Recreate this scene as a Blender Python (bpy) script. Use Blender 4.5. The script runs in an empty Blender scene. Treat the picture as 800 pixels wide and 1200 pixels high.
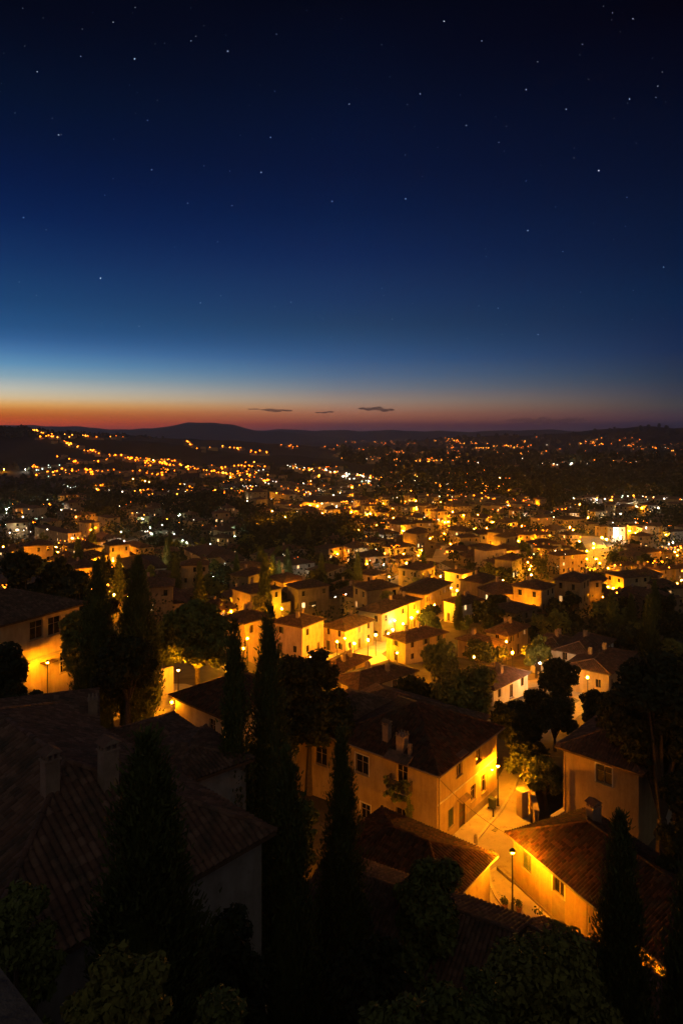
import bpy, bmesh, math, random
import numpy as np
from mathutils import Vector, Matrix, noise as mnoise

random.seed(7); RNG = np.random.default_rng(7)
S = bpy.context.scene; COL = S.collection
R = math.radians
CZ, HY, F = 38.0, 508.0, 800.0           # camera height (m), horizon row, focal length in photo pixels

# ------------------------------------------------------------------ camera
cam_d = bpy.data.cameras.new('camera'); cam = bpy.data.objects.new('camera', cam_d); COL.objects.link(cam)
cam.location = (0, 0, CZ); cam.rotation_euler = (R(90), 0, 0)
cam_d.sensor_fit = 'VERTICAL'; cam_d.sensor_height = 36; cam_d.sensor_width = 24
cam_d.lens = 24.0; cam_d.shift_y = -(600 - HY) / 1200.0
cam_d.clip_start = 0.1; cam_d.clip_end = 90000
S.camera = cam
S.view_settings.view_transform = 'Standard'; S.view_settings.look = 'None'
S.view_settings.exposure = 0.0; S.view_settings.gamma = 1.0
S.render.engine = 'CYCLES'
S.cycles.use_denoising = True; S.cycles.use_light_tree = True
S.cycles.max_bounces = 5; S.cycles.diffuse_bounces = 2; S.cycles.glossy_bounces = 2
S.cycles.volume_bounces = 0; S.cycles.sample_clamp_indirect = 3.0; S.cycles.caustics_reflective = False
S.cycles.caustics_refractive = False

HAZE_D = 6.3e-5
def lin(c):
    return tuple((x/255/12.92 if x/255 <= .04045 else ((x/255+.055)/1.055)**2.4) for x in c) + (1,)

# ------------------------------------------------------------------ dusk sky (world)
W = bpy.data.worlds.new('World'); S.world = W; W.use_nodes = True
nt = W.node_tree; nt.nodes.clear()
def N(t, nt=None, **k):
    n = (nt or W.node_tree).nodes.new(t)
    for a, v in k.items(): setattr(n, a, v)
    return n
SKY = {
 'left': [(0,(0,8,27)),(50,(0,12,36)),(100,(0,17,46)),(150,(1,20,57)),(200,(4,25,72)),(250,(11,34,88)),(300,(20,50,106)),(350,(30,68,124)),(380,(40,82,136)),(395,(52,95,148)),(410,(72,118,164)),(425,(96,143,178)),(440,(137,165,178)),(455,(192,188,172)),(465,(213,188,148)),(473,(222,163,90)),(480,(203,122,54)),(487,(182,90,36)),(497,(178,70,34)),(506,(120,48,34))],
 'mid': [(0,(0,7,25)),(100,(0,14,42)),(200,(1,21,61)),(250,(7,28,74)),(300,(15,38,90)),(350,(26,53,104)),(380,(34,63,109)),(400,(42,75,119)),(420,(56,89,130)),(440,(84,107,135)),(455,(114,120,130)),(470,(153,130,115)),(478,(160,118,96)),(485,(154,98,76)),(492,(134,79,64)),(498,(100,58,58)),(506,(64,46,58))],
 'right': [(0,(0,4,18)),(100,(0,10,32)),(200,(0,17,47)),(300,(7,27,64)),(350,(16,36,76)),(380,(22,39,77)),(410,(30,45,78)),(440,(46,56,76)),(460,(62,62,74)),(475,(73,66,68)),(490,(75,55,62)),(500,(62,48,58)),(506,(50,42,52))]}
tc = N('ShaderNodeTexCoord'); sp = N('ShaderNodeSeparateXYZ'); nt.links.new(tc.outputs['Generated'], sp.inputs[0])
def M(op, a, b=None, c=None, nt_=None):
    t = nt_ or nt
    n = t.nodes.new('ShaderNodeMath'); n.operation = op
    for i, v in enumerate((a, b, c)):
        if v is None: continue
        if isinstance(v, (int, float)): n.inputs[i].default_value = v
        else: t.links.new(v, n.inputs[i])
    return n.outputs[0]
hyp = M('SQRT', M('ADD', M('MULTIPLY', sp.outputs[0], sp.outputs[0]), M('MULTIPLY', sp.outputs[1], sp.outputs[1])))
hyp = M('MAXIMUM', hyp, 1e-4)
elev = M('DIVIDE', sp.outputs[2], hyp); azi = M('DIVIDE', sp.outputs[0], hyp)
e01 = M('DIVIDE', elev, 0.8)
ramps = {}
for k, cosaz in (('left', .895), ('mid', 1.0), ('right', .895)):
    r = N('ShaderNodeValToRGB'); ramps[k] = r; cr = r.color_ramp; cr.interpolation = 'LINEAR'
    st = sorted([((HY - y) / F * cosaz / 0.8, c) for y, c in SKY[k]])
    while len(cr.elements) > 1: cr.elements.remove(cr.elements[-1])
    cr.elements[0].position = max(0, st[0][0]); cr.elements[0].color = [q * 1.7 for q in lin(st[0][1])[:3]] + [1]
    for p, c in st[1:]:
        el = cr.elements.new(p); T_ = math.exp(-HAZE_D * min(13000, 182 / max(p * .8, 1e-3))); bl = .82 + .18 * max(0, min(1, (.16 - p * .8) / .05)); el.color = [max(q * g / T_ - a_ * (1 - T_) / .028 / T_, 0) for q, g, a_ in zip(lin(c)[:3], (.95, .97, bl), (.0019, .0010, .0010))] + [1]
    el = cr.elements.new(1.0); el.color = lin((0, 4, 17))
    nt.links.new(e01, r.inputs[0])
def mixc(f, a, b):
    m = N('ShaderNodeMix', data_type='RGBA'); nt.links.new(f, m.inputs[0]); nt.links.new(a, m.inputs[6]); nt.links.new(b, m.inputs[7]); return m.outputs[2]
fl = M('MINIMUM', M('MAXIMUM', M('DIVIDE', azi, 0.44), -1.0), 1.0)
fL = M('MAXIMUM', M('MULTIPLY', fl, -1.0), 0.0); fR = M('MAXIMUM', fl, 0.0)
skyc = mixc(fR, mixc(fL, ramps['mid'].outputs[0], ramps['left'].outputs[0]), ramps['right'].outputs[0])
back = M('MINIMUM', M('MAXIMUM', M('MULTIPLY', sp.outputs[1], -1.6), 0.0), 1.0)   # unseen sky behind the viewpoint, brightened as added fill for roofs and foliage
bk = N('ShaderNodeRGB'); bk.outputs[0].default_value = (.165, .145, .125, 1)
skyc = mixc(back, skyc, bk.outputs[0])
bg = N('ShaderNodeBackground'); bg.inputs[1].default_value = 1.0
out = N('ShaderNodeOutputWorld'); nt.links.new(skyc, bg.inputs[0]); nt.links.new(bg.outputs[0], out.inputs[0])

# ------------------------------------------------------------------ materials
MATS = {}
def newmat(name):
    m = bpy.data.materials.new(name); m.use_nodes = True; MATS[name] = m
    b = m.node_tree.nodes['Principled BSDF']; b.inputs['Specular IOR Level'].default_value = 0.25
    return m, m.node_tree, b
def noise_mat(name, c1, c2, scale=1.0, rough=.9, bump=0.0, bscale=20.0, c3=None, s3=8.0, coord='Object', spec=.25, detail=5):
    m, t, b = newmat(name)
    tc = t.nodes.new('ShaderNodeTexCoord'); src = tc.outputs[coord]
    n = t.nodes.new('ShaderNodeTexNoise'); n.inputs['Scale'].default_value = scale; n.inputs['Detail'].default_value = detail
    n.inputs['Roughness'].default_value = .65
    t.links.new(src, n.inputs['Vector'])
    r = t.nodes.new('ShaderNodeValToRGB'); r.color_ramp.elements[0].position = .35; r.color_ramp.elements[1].position = .65
    r.color_ramp.elements[0].color = (*c1, 1); r.color_ramp.elements[1].color = (*c2, 1)
    t.links.new(n.outputs[0], r.inputs[0]); last = r.outputs[0]
    if c3:
        n3 = t.nodes.new('ShaderNodeTexNoise'); n3.inputs['Scale'].default_value = s3; n3.inputs['Detail'].default_value = 8
        n3.inputs['Roughness'].default_value = .75
        t.links.new(src, n3.inputs['Vector'])
        r3 = t.nodes.new('ShaderNodeValToRGB'); r3.color_ramp.elements[0].position = .56; r3.color_ramp.elements[1].position = .72
        t.links.new(n3.outputs[0], r3.inputs[0])
        mx = t.nodes.new('ShaderNodeMix'); mx.data_type = 'RGBA'; t.links.new(r3.outputs[0], mx.inputs[0]); t.links.new(last, mx.inputs[6]); mx.inputs[7].default_value = (*c3, 1)
        last = mx.outputs[2]
    t.links.new(last, b.inputs['Base Color']); b.inputs['Roughness'].default_value = rough; b.inputs['Specular IOR Level'].default_value = spec
    if name.startswith('stucco'):
        mp = t.nodes.new('ShaderNodeMapping'); mp.inputs['Scale'].default_value = (1.1, 1.1, .3); t.links.new(src, mp.inputs[0])
        n4 = t.nodes.new('ShaderNodeTexNoise'); n4.inputs['Scale'].default_value = 1.0; n4.inputs['Detail'].default_value = 6; n4.inputs['Roughness'].default_value = .7; t.links.new(mp.outputs[0], n4.inputs['Vector'])
        r4 = t.nodes.new('ShaderNodeValToRGB'); r4.color_ramp.elements[0].position = .38; r4.color_ramp.elements[1].position = .62; r4.color_ramp.elements[0].color = (.55, .50, .44, 1); r4.color_ramp.elements[1].color = (1, 1, 1, 1); t.links.new(n4.outputs[0], r4.inputs[0])
        m4 = t.nodes.new('ShaderNodeMix'); m4.data_type = 'RGBA'; m4.blend_type = 'MULTIPLY'; m4.inputs[0].default_value = .55; t.links.new(last, m4.inputs[6]); t.links.new(r4.outputs[0], m4.inputs[7]); last = m4.outputs[2]
        t.links.new(last, b.inputs['Base Color'])
    if bump:
        nb = t.nodes.new('ShaderNodeTexNoise'); nb.inputs['Scale'].default_value = bscale; nb.inputs['Detail'].default_value = 6
        t.links.new(src, nb.inputs['Vector'])
        bp = t.nodes.new('ShaderNodeBump'); bp.inputs['Strength'].default_value = 1; bp.inputs['Distance'].default_value = bump
        t.links.new(nb.outputs[0], bp.inputs['Height']); t.links.new(bp.outputs[0], b.inputs['Normal'])
    return m
noise_mat('stucco_ochre', (.33, .235, .11), (.43, .32, .17), .35, .92, .02, 7, (.27, .18, .09), 1.3)
noise_mat('stucco_cream', (.38, .30, .18), (.48, .39, .26), .4, .92, .012, 9, (.31, .25, .18), 1.1)
noise_mat('stucco_white', (.55, .52, .46), (.66, .63, .57), .4, .9, .012, 9, (.40, .36, .31), 1.2)
noise_mat('stucco_grey', (.24, .22, .2), (.33, .3, .27), .4, .92, .015, 9, (.17, .15, .13), 1.5)
noise_mat('stucco_pink', (.40, .27, .21), (.5, .36, .29), .4, .92, .012, 9, (.28, .2, .15), 1.2)
noise_mat('stucco_old', (.15, .12, .085), (.22, .17, .12), .4, .92, .015, 9, (.10, .08, .06), 1.2)
noise_mat('stucco_sand', (.26, .19, .10), (.34, .26, .15), .4, .92, .015, 9, (.16, .12, .08), 1.2)
noise_mat('stone', (.20, .17, .14), (.33, .29, .24), 2.2, .9, .03, 14, (.12, .11, .09), 5)
noise_mat('stone_dark', (.07, .055, .05), (.13, .105, .095), 6, .95, .02, 30, (.04, .035, .03), 14)
noise_mat('stone_base', (.22, .18, .13), (.30, .25, .19), 1.5, .9, .02, 12, (.18, .15, .12), 3)
noise_mat('plaster_chimney', (.22, .15, .11), (.32, .23, .17), 1.5, .95, .02, 14, (.16, .13, .11), 4)
noise_mat('wood', (.07, .04, .025), (.12, .075, .045), 3, .7, .004, 40)
noise_mat('wood_pale', (.22, .17, .12), (.3, .24, .18), 3, .7, .004, 40)
noise_mat('shutter_green', (.05, .07, .05), (.08, .10, .07), 3, .6, .003, 30)
noise_mat('metal_dark', (.03, .03, .03), (.05, .05, .05), 8, .5)
noise_mat('metal_pipe', (.16, .13, .11), (.22, .18, .15), 8, .55)
noise_mat('asphalt', (.30, .27, .23), (.42, .38, .33), .25, .9, .012, 25, (.17, .15, .125), .8, spec=.3)
noise_mat('pavement', (.34, .31, .26), (.46, .41, .35), .5, .9, .015, 18, (.12, .105, .09), 1.6)
noise_mat('kerb', (.42, .38, .32), (.52, .47, .4), 1.2, .9, .015, 18)
noise_mat('ground', (.05, .042, .028), (.14, .115, .08), .12, .97, .06, 3, (.03, .04, .018), .5)
noise_mat('hill', (.012, .015, .012), (.03, .03, .022), .006, 1.0, c3=(.012, .016, .012), s3=.03)
noise_mat('bark', (.05, .038, .028), (.09, .07, .05), 6, .95, .02, 12)
noise_mat('cloud', (.3, .3, .3), (.4, .4, .4), .002, 1.0)
noise_mat('terracotta_pot', (.28, .12, .06), (.34, .16, .08), 5, .8)

def roof_mat(name, c1, c2, c3, flat=False):
    m, t, b = newmat(name); L = t.links.new
    uv = t.nodes.new('ShaderNodeUVMap'); uv.uv_map = 'UVMap'
    fl = t.nodes.new('ShaderNodeVectorMath'); fl.operation = 'FLOOR'; L(uv.outputs[0], fl.inputs[0])
    wn = t.nodes.new('ShaderNodeTexWhiteNoise'); wn.noise_dimensions = '2D'; L(fl.outputs[0], wn.inputs['Vector'])
    r = t.nodes.new('ShaderNodeValToRGB'); e = r.color_ramp.elements
    e[0].position = 0; e[0].color = (*c1, 1); e[1].position = 1; e[1].color = (*c3, 1); x = e.new(.55); x.color = (*c2, 1)
    L(wn.outputs['Value'], r.inputs[0])
    tc = t.nodes.new('ShaderNodeTexCoord'); n = t.nodes.new('ShaderNodeTexNoise'); n.inputs['Scale'].default_value = 1.1; n.inputs['Detail'].default_value = 7; n.inputs['Roughness'].default_value = .7
    L(tc.outputs['Object'], n.inputs['Vector'])
    r2 = t.nodes.new('ShaderNodeValToRGB'); r2.color_ramp.elements[0].position = .45; r2.color_ramp.elements[1].position = .68; L(n.outputs[0], r2.inputs[0])
    mx = t.nodes.new('ShaderNodeMix'); mx.data_type = 'RGBA'; L(r2.outputs[0], mx.inputs[0]); L(r.outputs[0], mx.inputs[6]); mx.inputs[7].default_value = (.055, .045, .035, 1)
    L(mx.outputs[2], b.inputs['Base Color']); b.inputs['Roughness'].default_value = .85
    if flat:
        s = t.nodes.new('ShaderNodeSeparateXYZ'); L(uv.outputs[0], s.inputs[0])
        sn = M('SINE', M('MULTIPLY', s.outputs[0], 6.2832, nt_=t), nt_=t)
        saw = M('MULTIPLY', M('FRACT', s.outputs[1], nt_=t), -0.7, nt_=t)
        h = M('ADD', sn, saw, nt_=t)
        bp = t.nodes.new('ShaderNodeBump'); bp.inputs['Strength'].default_value = .8; bp.inputs['Distance'].default_value = .05; L(h, bp.inputs['Height']); L(bp.outputs[0], b.inputs['Normal'])
    else:
        n2 = t.nodes.new('ShaderNodeTexNoise'); n2.inputs['Scale'].default_value = 25; L(tc.outputs['Object'], n2.inputs['Vector'])
        bp = t.nodes.new('ShaderNodeBump'); bp.inputs['Distance'].default_value = .008; L(n2.outputs[0], bp.inputs['Height']); L(bp.outputs[0], b.inputs['Normal'])
    return m
roof_mat('tile_red', (.035, .014, .009), (.075, .029, .016), (.12, .052, .03))
roof_mat('tile_old', (.10, .055, .040), (.145, .08, .057), (.20, .12, .088))
roof_mat('tile_red_dimmed', (.022, .009, .006), (.052, .020, .012), (.11, .046, .026))  # darker copy of tile_red, weaker lamp light put into the roof colour
roof_mat('roof_flat', (.08, .04, .028), (.13, .065, .042), (.17, .10, .07), True)

def leaf_mat(name, c1, c2):
    m, t, b = newmat(name); L = t.links.new
    g = t.nodes.new('ShaderNodeNewGeometry')
    r = t.nodes.new('ShaderNodeValToRGB'); r.color_ramp.elements[0].color = (*c1, 1); r.color_ramp.elements[1].color = (*c2, 1)
    n = t.nodes.new('ShaderNodeTexNoise'); n.inputs['Scale'].default_value = .9; n.inputs['Detail'].default_value = 3
    tc = t.nodes.new('ShaderNodeTexCoord'); L(tc.outputs['Object'], n.inputs['Vector'])
    L(M('ADD', M('MULTIPLY', g.outputs['Random Per Island'], .5, nt_=t), M('SUBTRACT', n.outputs[0], .22, nt_=t), nt_=t), r.inputs[0])
    L(r.outputs[0], b.inputs['Base Color']); b.inputs['Roughness'].default_value = .75; b.inputs['Specular IOR Level'].default_value = .15
    return m
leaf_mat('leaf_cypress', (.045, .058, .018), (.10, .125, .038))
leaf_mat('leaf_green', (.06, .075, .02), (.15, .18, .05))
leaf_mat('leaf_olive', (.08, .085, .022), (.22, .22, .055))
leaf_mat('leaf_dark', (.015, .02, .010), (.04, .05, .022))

m, t, b = newmat('glass'); b.inputs['Base Color'].default_value = (.012, .012, .014, 1); b.inputs['Roughness'].default_value = .12; b.inputs['Specular IOR Level'].default_value = .6
m, t, b = newmat('lamp_glass_cap'); b.inputs['Base Color'].default_value = (.05, .05, .05, 1)

def emit(name, col, s, sample=True):
    m = bpy.data.materials.new(name); m.use_nodes = True; MATS[name] = m; t = m.node_tree; t.nodes.clear()
    e = t.nodes.new('ShaderNodeEmission'); o = t.nodes.new('ShaderNodeOutputMaterial'); t.links.new(e.outputs[0], o.inputs[0])
    e.inputs[0].default_value = (*col, 1); e.inputs[1].default_value = s
    m.cycles.emission_sampling = 'FRONT' if sample else 'NONE'
    return m
OR = (1, .295, .003); YE = (1, .37, .006); WH = (1, .86, .66); GR = (.72, 1, .62)
emit('bulb_street', OR, 12500); emit('bulb_upper', OR, 5500); emit('bulb_yard', OR, 5000)
emit('bulb_o', OR, 5000); emit('bulb_y', YE, 5000); emit('bulb_w', WH, 1200); emit('bulb_g', GR, 420)
emit('bulb_o_far', (1, .165, .004), 11); emit('bulb_y_far', (1, .28, .02), 11); emit('bulb_w_far', WH, 5, False); emit('bulb_g_far', (.8, 1, .75), 3, False)
emit('window_lit', (1, .62, .25), 2.2, False); emit('window_lit_dim', (1, .5, .16), .7, False); emit('window_lit_white', (.9, .95, .8), 1.6, False)
emit('star', (.80, .88, 1), 4, False); emit('star_faint', (.75, .85, 1), .9, False)

# ------------------------------------------------------------------ tagging + mesh helpers
def tag(o, label=None, cat=None, group=None, kind=None):
    if label: o['label'] = label
    if cat: o['category'] = cat
    if group: o['group'] = group
    if kind: o['kind'] = kind
    return o
def empty(name, loc=(0, 0, 0), yaw=0.0):
    o = bpy.data.objects.new(name, None); COL.objects.link(o); o.location = loc; o.rotation_euler = (0, 0, yaw); o.empty_display_size = .3; return o
def link(name, me, parent=None, loc=(0, 0, 0), yaw=0.0):
    o = bpy.data.objects.new(name, me); COL.objects.link(o); o.location = loc; o.rotation_euler = (0, 0, yaw)
    if parent: o.parent = parent
    return o
def copy_tree(o, parent=None):
    c = o.copy(); COL.objects.link(c)
    if parent: c.parent = parent
    for ch in o.children: copy_tree(ch, c)
    return c

class MB:
    def __init__(s): s.v = []; s.f = []; s.m = []; s.uv = []; s.mats = []; s.has_uv = False; s.smooth = []
    def mi(s, mat):
        if mat not in s.mats: s.mats.append(mat)
        return s.mats.index(mat)
    def poly(s, pts, mat, uv=None, smooth=False):
        i = len(s.v); s.v.extend([tuple(p) for p in pts]); s.f.append(tuple(range(i, i + len(pts)))); s.m.append(s.mi(mat)); s.smooth.append(smooth)
        s.uv.append(uv or [(0, 0)] * len(pts))
        if uv: s.has_uv = True
    def hexa(s, P, mat):
        for q in ((0, 3, 2, 1), (4, 5, 6, 7), (0, 1, 5, 4), (1, 2, 6, 5), (2, 3, 7, 6), (3, 0, 4, 7)): s.poly([P[k] for k in q], mat)
    def box(s, x0, x1, y0, y1, z0, z1, mat, T=None):
        P = [(x0, y0, z0), (x1, y0, z0), (x1, y1, z0), (x0, y1, z0), (x0, y0, z1), (x1, y0, z1), (x1, y1, z1), (x0, y1, z1)]
        if T: P = [T(*p) for p in P]
        s.hexa(P, mat)
    def tube(s, pts, rads, mat, n=7, caps=True):
        rings = []
        for i, p in enumerate(pts):
            p = Vector(p); a = Vector(pts[max(0, i - 1)]); c = Vector(pts[min(len(pts) - 1, i + 1)])
            d = (c - a).normalized(); u = d.orthogonal().normalized(); w = d.cross(u)
            r = rads[i] if isinstance(rads, (list, tuple)) else rads
            rings.append((p, u, w, r))
        # keep frames consistent
        u0 = rings[0][1]; R_ = []
        for (p, u, w, r), q in zip(rings, range(len(rings))):
            d = u.cross(w).normalized(); u1 = (u0 - d * u0.dot(d))
            u1 = u1.normalized() if u1.length > 1e-5 else u; w1 = d.cross(u1); u0 = u1
            R_.append([tuple(p + (u1 * math.cos(2 * math.pi * k / n) + w1 * math.sin(2 * math.pi * k / n)) * r) for k in range(n)])
        for a, b in zip(R_, R_[1:]):
            for k in range(n): s.poly([a[k], a[(k + 1) % n], b[(k + 1) % n], b[k]], mat, smooth=True)
        if caps: s.poly(R_[0][::-1], mat); s.poly(R_[-1], mat)
    def lathe(s, prof, mat, n=12, c=(0, 0, 0)):
        for (r0, z0), (r1, z1) in zip(prof, prof[1:]):
            for k in range(n):
                a, b = 2 * math.pi * k / n, 2 * math.pi * (k + 1) / n
                s.poly([(c[0] + r0 * math.cos(a), c[1] + r0 * math.sin(a), c[2] + z0), (c[0] + r0 * math.cos(b), c[1] + r0 * math.sin(b), c[2] + z0),
                        (c[0] + r1 * math.cos(b), c[1] + r1 * math.sin(b), c[2] + z1), (c[0] + r1 * math.cos(a), c[1] + r1 * math.sin(a), c[2] + z1)], mat, smooth=True)
    def mesh(s, name):
        me = bpy.data.meshes.new(name); me.from_pydata(s.v, [], s.f)
        for k in s.mats: me.materials.append(MATS[k])
        me.polygons.foreach_set('material_index', s.m); me.polygons.foreach_set('use_smooth', s.smooth)
        if s.has_uv:
            l = me.uv_layers.new(name='UVMap'); l.data.foreach_set('uv', [c for u in s.uv for p in u for c in p])
        me.update(); return me
    def obj(s, name, parent=None, loc=(0, 0, 0), yaw=0.0): return link(name, s.mesh(name), parent, loc, yaw)

def quads_mesh(name, V, mat, Fidx=None):
    """V: (n,4,3) numpy quads"""
    n = V.shape[0]; me = bpy.data.meshes.new(name)
    me.vertices.add(n * 4); me.vertices.foreach_set('co', V.reshape(-1).astype(np.float32))
    me.loops.add(n * 4); me.loops.foreach_set('vertex_index', np.arange(n * 4, dtype=np.int32))
    me.polygons.add(n); me.polygons.foreach_set('loop_start', np.arange(0, n * 4, 4, dtype=np.int32))
    me.materials.append(MATS[mat]); me.update(calc_edges=True); return me

# ------------------------------------------------------------------ terrain
PY_ = np.array([-40, -5, 0, 3, 7, 12, 20, 30, 38, 43, 78, 100, 140, 200, 290, 500, 800, 1200, 2000, 4000, 9000, 30000], float)
PZ_ = np.array([34.6, 34.5, 34.3, 33.5, 29.5, 24, 17, 9.5, 3, 0, 0, -4, -8.5, -14, -20, -26, -34, -42, -49, -55, -50, -40], float)
def sm(t): t = np.clip(t, 0, 1); return t * t * (3 - 2 * t)
def base(Y):
    k = np.maximum(np.abs(Y) * .04, 0.6)
    z = (np.interp(Y, PY_, PZ_) * 2 + np.interp(Y - k, PY_, PZ_) + np.interp(Y + k, PY_, PZ_)) / 4
    return z
RIDGES = [  # (points (px, crest row, distance), width)
 ([(-260, 490, 2000), (-120, 496, 1900), (0, 502, 1800), (75, 509, 1750), (150, 518, 1700), (250, 530, 1650), (350, 541, 1600), (450, 553, 1550)], 330),
 ([(0, 504, 3100), (60, 506, 3000), (200, 513, 3000), (330, 521, 2900), (420, 530, 2800), (500, 541, 2700)], 420),
 ([(-300, 494, 9000), (-100, 497, 9000), (0, 497, 9000), (60, 500, 9000), (150, 503, 9000), (195, 500, 9000), (240, 495.5, 9000), (300, 504, 9000), (345, 513, 9000), (430, 522, 9000)], 900),
 ([(200, 506, 11500), (400, 503.5, 11500), (500, 506, 11500), (600, 504, 11500), (700, 506, 11500), (950, 503, 11500)], 1500),
 ([(470, 521, 5200), (560, 513, 5200), (620, 510, 5200), (700, 505.5, 5200), (760, 500.5, 5200), (830, 501, 5200), (1000, 497, 5200)], 800),
 ([(430, 582, 1250), (500, 570, 1350), (570, 560, 1400), (640, 552, 1450), (720, 545, 1500), (850, 540, 1500), (1000, 536, 1500)], 190),
 ([(-120, 574, 800), (0, 575, 800), (150, 577, 800), (290, 590, 760)], 90),
 ([(300, 617, 430), (360, 618, 430), (430, 628, 430), (500, 640, 400)], 60)]
def terrain(X, Y):
    X = np.asarray(X, float); Y = np.asarray(Y, float)
    b = base(Y)
    b = b + 7.5 * sm((-X - 8) / 12) * sm((Y - 33) / 14) * (1 - sm((Y - 100) / 70))
    b = b + 4.0 * sm((-X / np.maximum(Y, 1) - .15) / .3) * sm((Y - 120) / 80) * (1 - sm((Y - 500) / 400)) 
    z = b.copy()
    for pts, w in RIDGES:
        P = [((px - 400) / F * Yd, Yd, CZ - (cy - HY) / F * Yd) for px, cy, Yd in pts]
        best = np.full(X.shape, -1e9)
        for (x0, y0, z0), (x1, y1, z1) in zip(P, P[1:]):
            dx, dy = x1 - x0, y1 - y0; t = np.clip(((X - x0) * dx + (Y - y0) * dy) / (dx * dx + dy * dy), 0, 1)
            d2 = (X - x0 - t * dx) ** 2 + (Y - y0 - t * dy) ** 2; zc = z0 + t * (z1 - z0) + y0 * (.0011 * np.sin(X / y0 * 31 + w) + .0008 * np.sin(X / y0 * 83 + 2) + .0004 * np.sin(X / y0 * 190))
            best = np.maximum(best, b + (zc - b) * np.exp(-d2 / (w * w)))
        z = np.maximum(z, best)
    und = np.sin(X * .011 + 1.3) * np.sin(Y * .009) + .5 * np.sin(X * .031 + Y * .017)
    z = z + und * np.clip((Y - 250) / 900, 0, 1) * 3.0 * np.clip(1.6 - Y / 9000, .2, 1)
    return z
def tz(x, y): return float(terrain(np.array([x]), np.array([y]))[0])
YS_ = np.concatenate([np.arange(3, 60, .25), 60 * np.exp(np.arange(0, 5.55, .004))])
YC_ = YS_[::5]
def march(px, py, h=0.0, ymin=0, YS_=YS_):
    """ground point (x, y, z) seen at photo pixel (px, py), with the point h metres over the ground"""
    X = (px - 400) / F * YS_; Z = CZ - (py - HY) / F * YS_; T = terrain(X, YS_) + h
    k = np.nonzero((Z <= T) & (YS_ > ymin))[0]
    if len(k) == 0: return None
    i = k[0]
    if i == 0: y = YS_[0]
    else:
        a = Z[i - 1] - T[i - 1]; b = Z[i] - T[i]; y = YS_[i - 1] + (YS_[i] - YS_[i - 1]) * (a / (a - b + 1e-9) if a > 0 else 0)
    x = (px - 400) / F * y
    return x, y, tz(x, y)
def pix(px, py, z):
    y = F * (CZ - z) / (py - HY); return ((px - 400) / F * y, y)

def grid_sheet(name, ys, cols, xf, mat):
    X = np.zeros((len(ys), cols)); s = np.linspace(-1, 1, cols)
    for i, y in enumerate(ys): X[i] = s * xf(y)
    Y = np.repeat(np.array(ys)[:, None], cols, 1); Z = terrain(X, Y)
    V = np.stack([X, Y, Z], -1).reshape(-1, 3); r, c = len(ys), cols
    i = np.arange(r - 1)[:, None] * c + np.arange(c - 1)[None, :]
    Q = np.stack([i, i + 1, i + c + 1, i + c], -1).reshape(-1, 4)
    me = bpy.data.meshes.new(name); me.vertices.add(len(V)); me.vertices.foreach_set('co', V.reshape(-1)); me.loops.add(Q.size); me.loops.foreach_set('vertex_index', Q.reshape(-1).astype(np.int32))
    me.polygons.add(len(Q)); me.polygons.foreach_set('loop_start', np.arange(0, Q.size, 4, dtype=np.int32)); me.update(calc_edges=True)
    me.polygons.foreach_set('use_smooth', [True] * len(Q)); me.materials.append(MATS[mat]); return link(name, me)
ys = list(np.arange(-12, 44, 1.2)) + list(44 * np.exp(np.arange(0, math.log(600 / 44), .017)))
o = grid_sheet('ground', ys, 300, lambda y: abs(y) * 1.0 + 70, 'ground'); tag(o, kind='structure')
ys2 = [ys[-1]] + list(ys[-1] * np.exp(np.arange(.012, math.log(13000 / ys[-1]), .012)))
o = grid_sheet('hills', ys2, 330, lambda y: abs(y) * 1.0 + 70, 'hill'); tag(o, kind='structure')

# ------------------------------------------------------------------ stars and clouds
def ico(sub=1):
    bm = bmesh.new(); bmesh.ops.create_icosphere(bm, subdivisions=sub, radius=1.0)
    v = np.array([x.co[:] for x in bm.verts]); f = np.array([[y.index for y in x.verts] for x in bm.faces]); bm.free(); return v, f
def spheres_mesh(name, C, Rr, mats_idx, mats, sub=1):
    v, f = ico(sub); n = len(C); V = (v[None] * np.array(Rr)[:, None, None] + np.array(C)[:, None, :]).reshape(-1, 3)
    Q = (f[None] + (np.arange(n) * len(v))[:, None, None]).reshape(-1, 3)
    me = bpy.data.meshes.new(name); me.from_pydata(V.tolist(), [], Q.tolist())
    for k in mats: me.materials.append(MATS[k])
    me.polygons.foreach_set('material_index', np.repeat(np.array(mats_idx), len(f)).astype(np.int32)); return me
stars = [(520,25,1.3),(267,60,1.3),(158,69,1.3),(95,66,.9),(44,84,.8),(492,110,.9),(616,105,.9),(409,122,.8),(663,128,.9),(737,116,1),(546,147,.9),(173,141,.9),(69,158,.8),(317,161,1.1),(701,200,1.4),(178,199,.9),(306,202,.8),(389,236,1.1),(475,233,1.1),(28,255,.9),(618,270,.9),(118,326,1.3),(777,313,.9),(630,392,.8),(220,238,.7),(341,354,.6),(717,15,.8),(741,22,.8),(770,101,.6),(768,114,.6),(745,168,.6),(734,231,.6),(564,48,.7),(682,52,.8),(322,107,.7),(272,241,.6),(255,283,.6),(583,361,.6),(659,295,.6),(584,167,.6),(616,212,.6),(235,355,.6),(447,338,.5),(133,26,.6),(324,40,.5),(224,48,.5)]
C_, R_, I_ = [], [], []
for px, py, m_ in stars:
    D = 45000; C_.append(((px - 400) / F * D, D, CZ - (py - HY) / F * D)); R_.append(19 * m_ ** .8); I_.append(0)
for _ in range(150):
    px, py = random.uniform(-100, 900), random.uniform(-60, 400); D = 45000
    C_.append(((px - 400) / F * D, D, CZ - (py - HY) / F * D)); R_.append(random.uniform(8, 20)); I_.append(1)
o = link('stars', spheres_mesh('stars', C_, R_, I_, ['star', 'star_faint'])); tag(o, 'small white stars scattered over the blue dusk sky', 'stars', kind='stuff')
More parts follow.
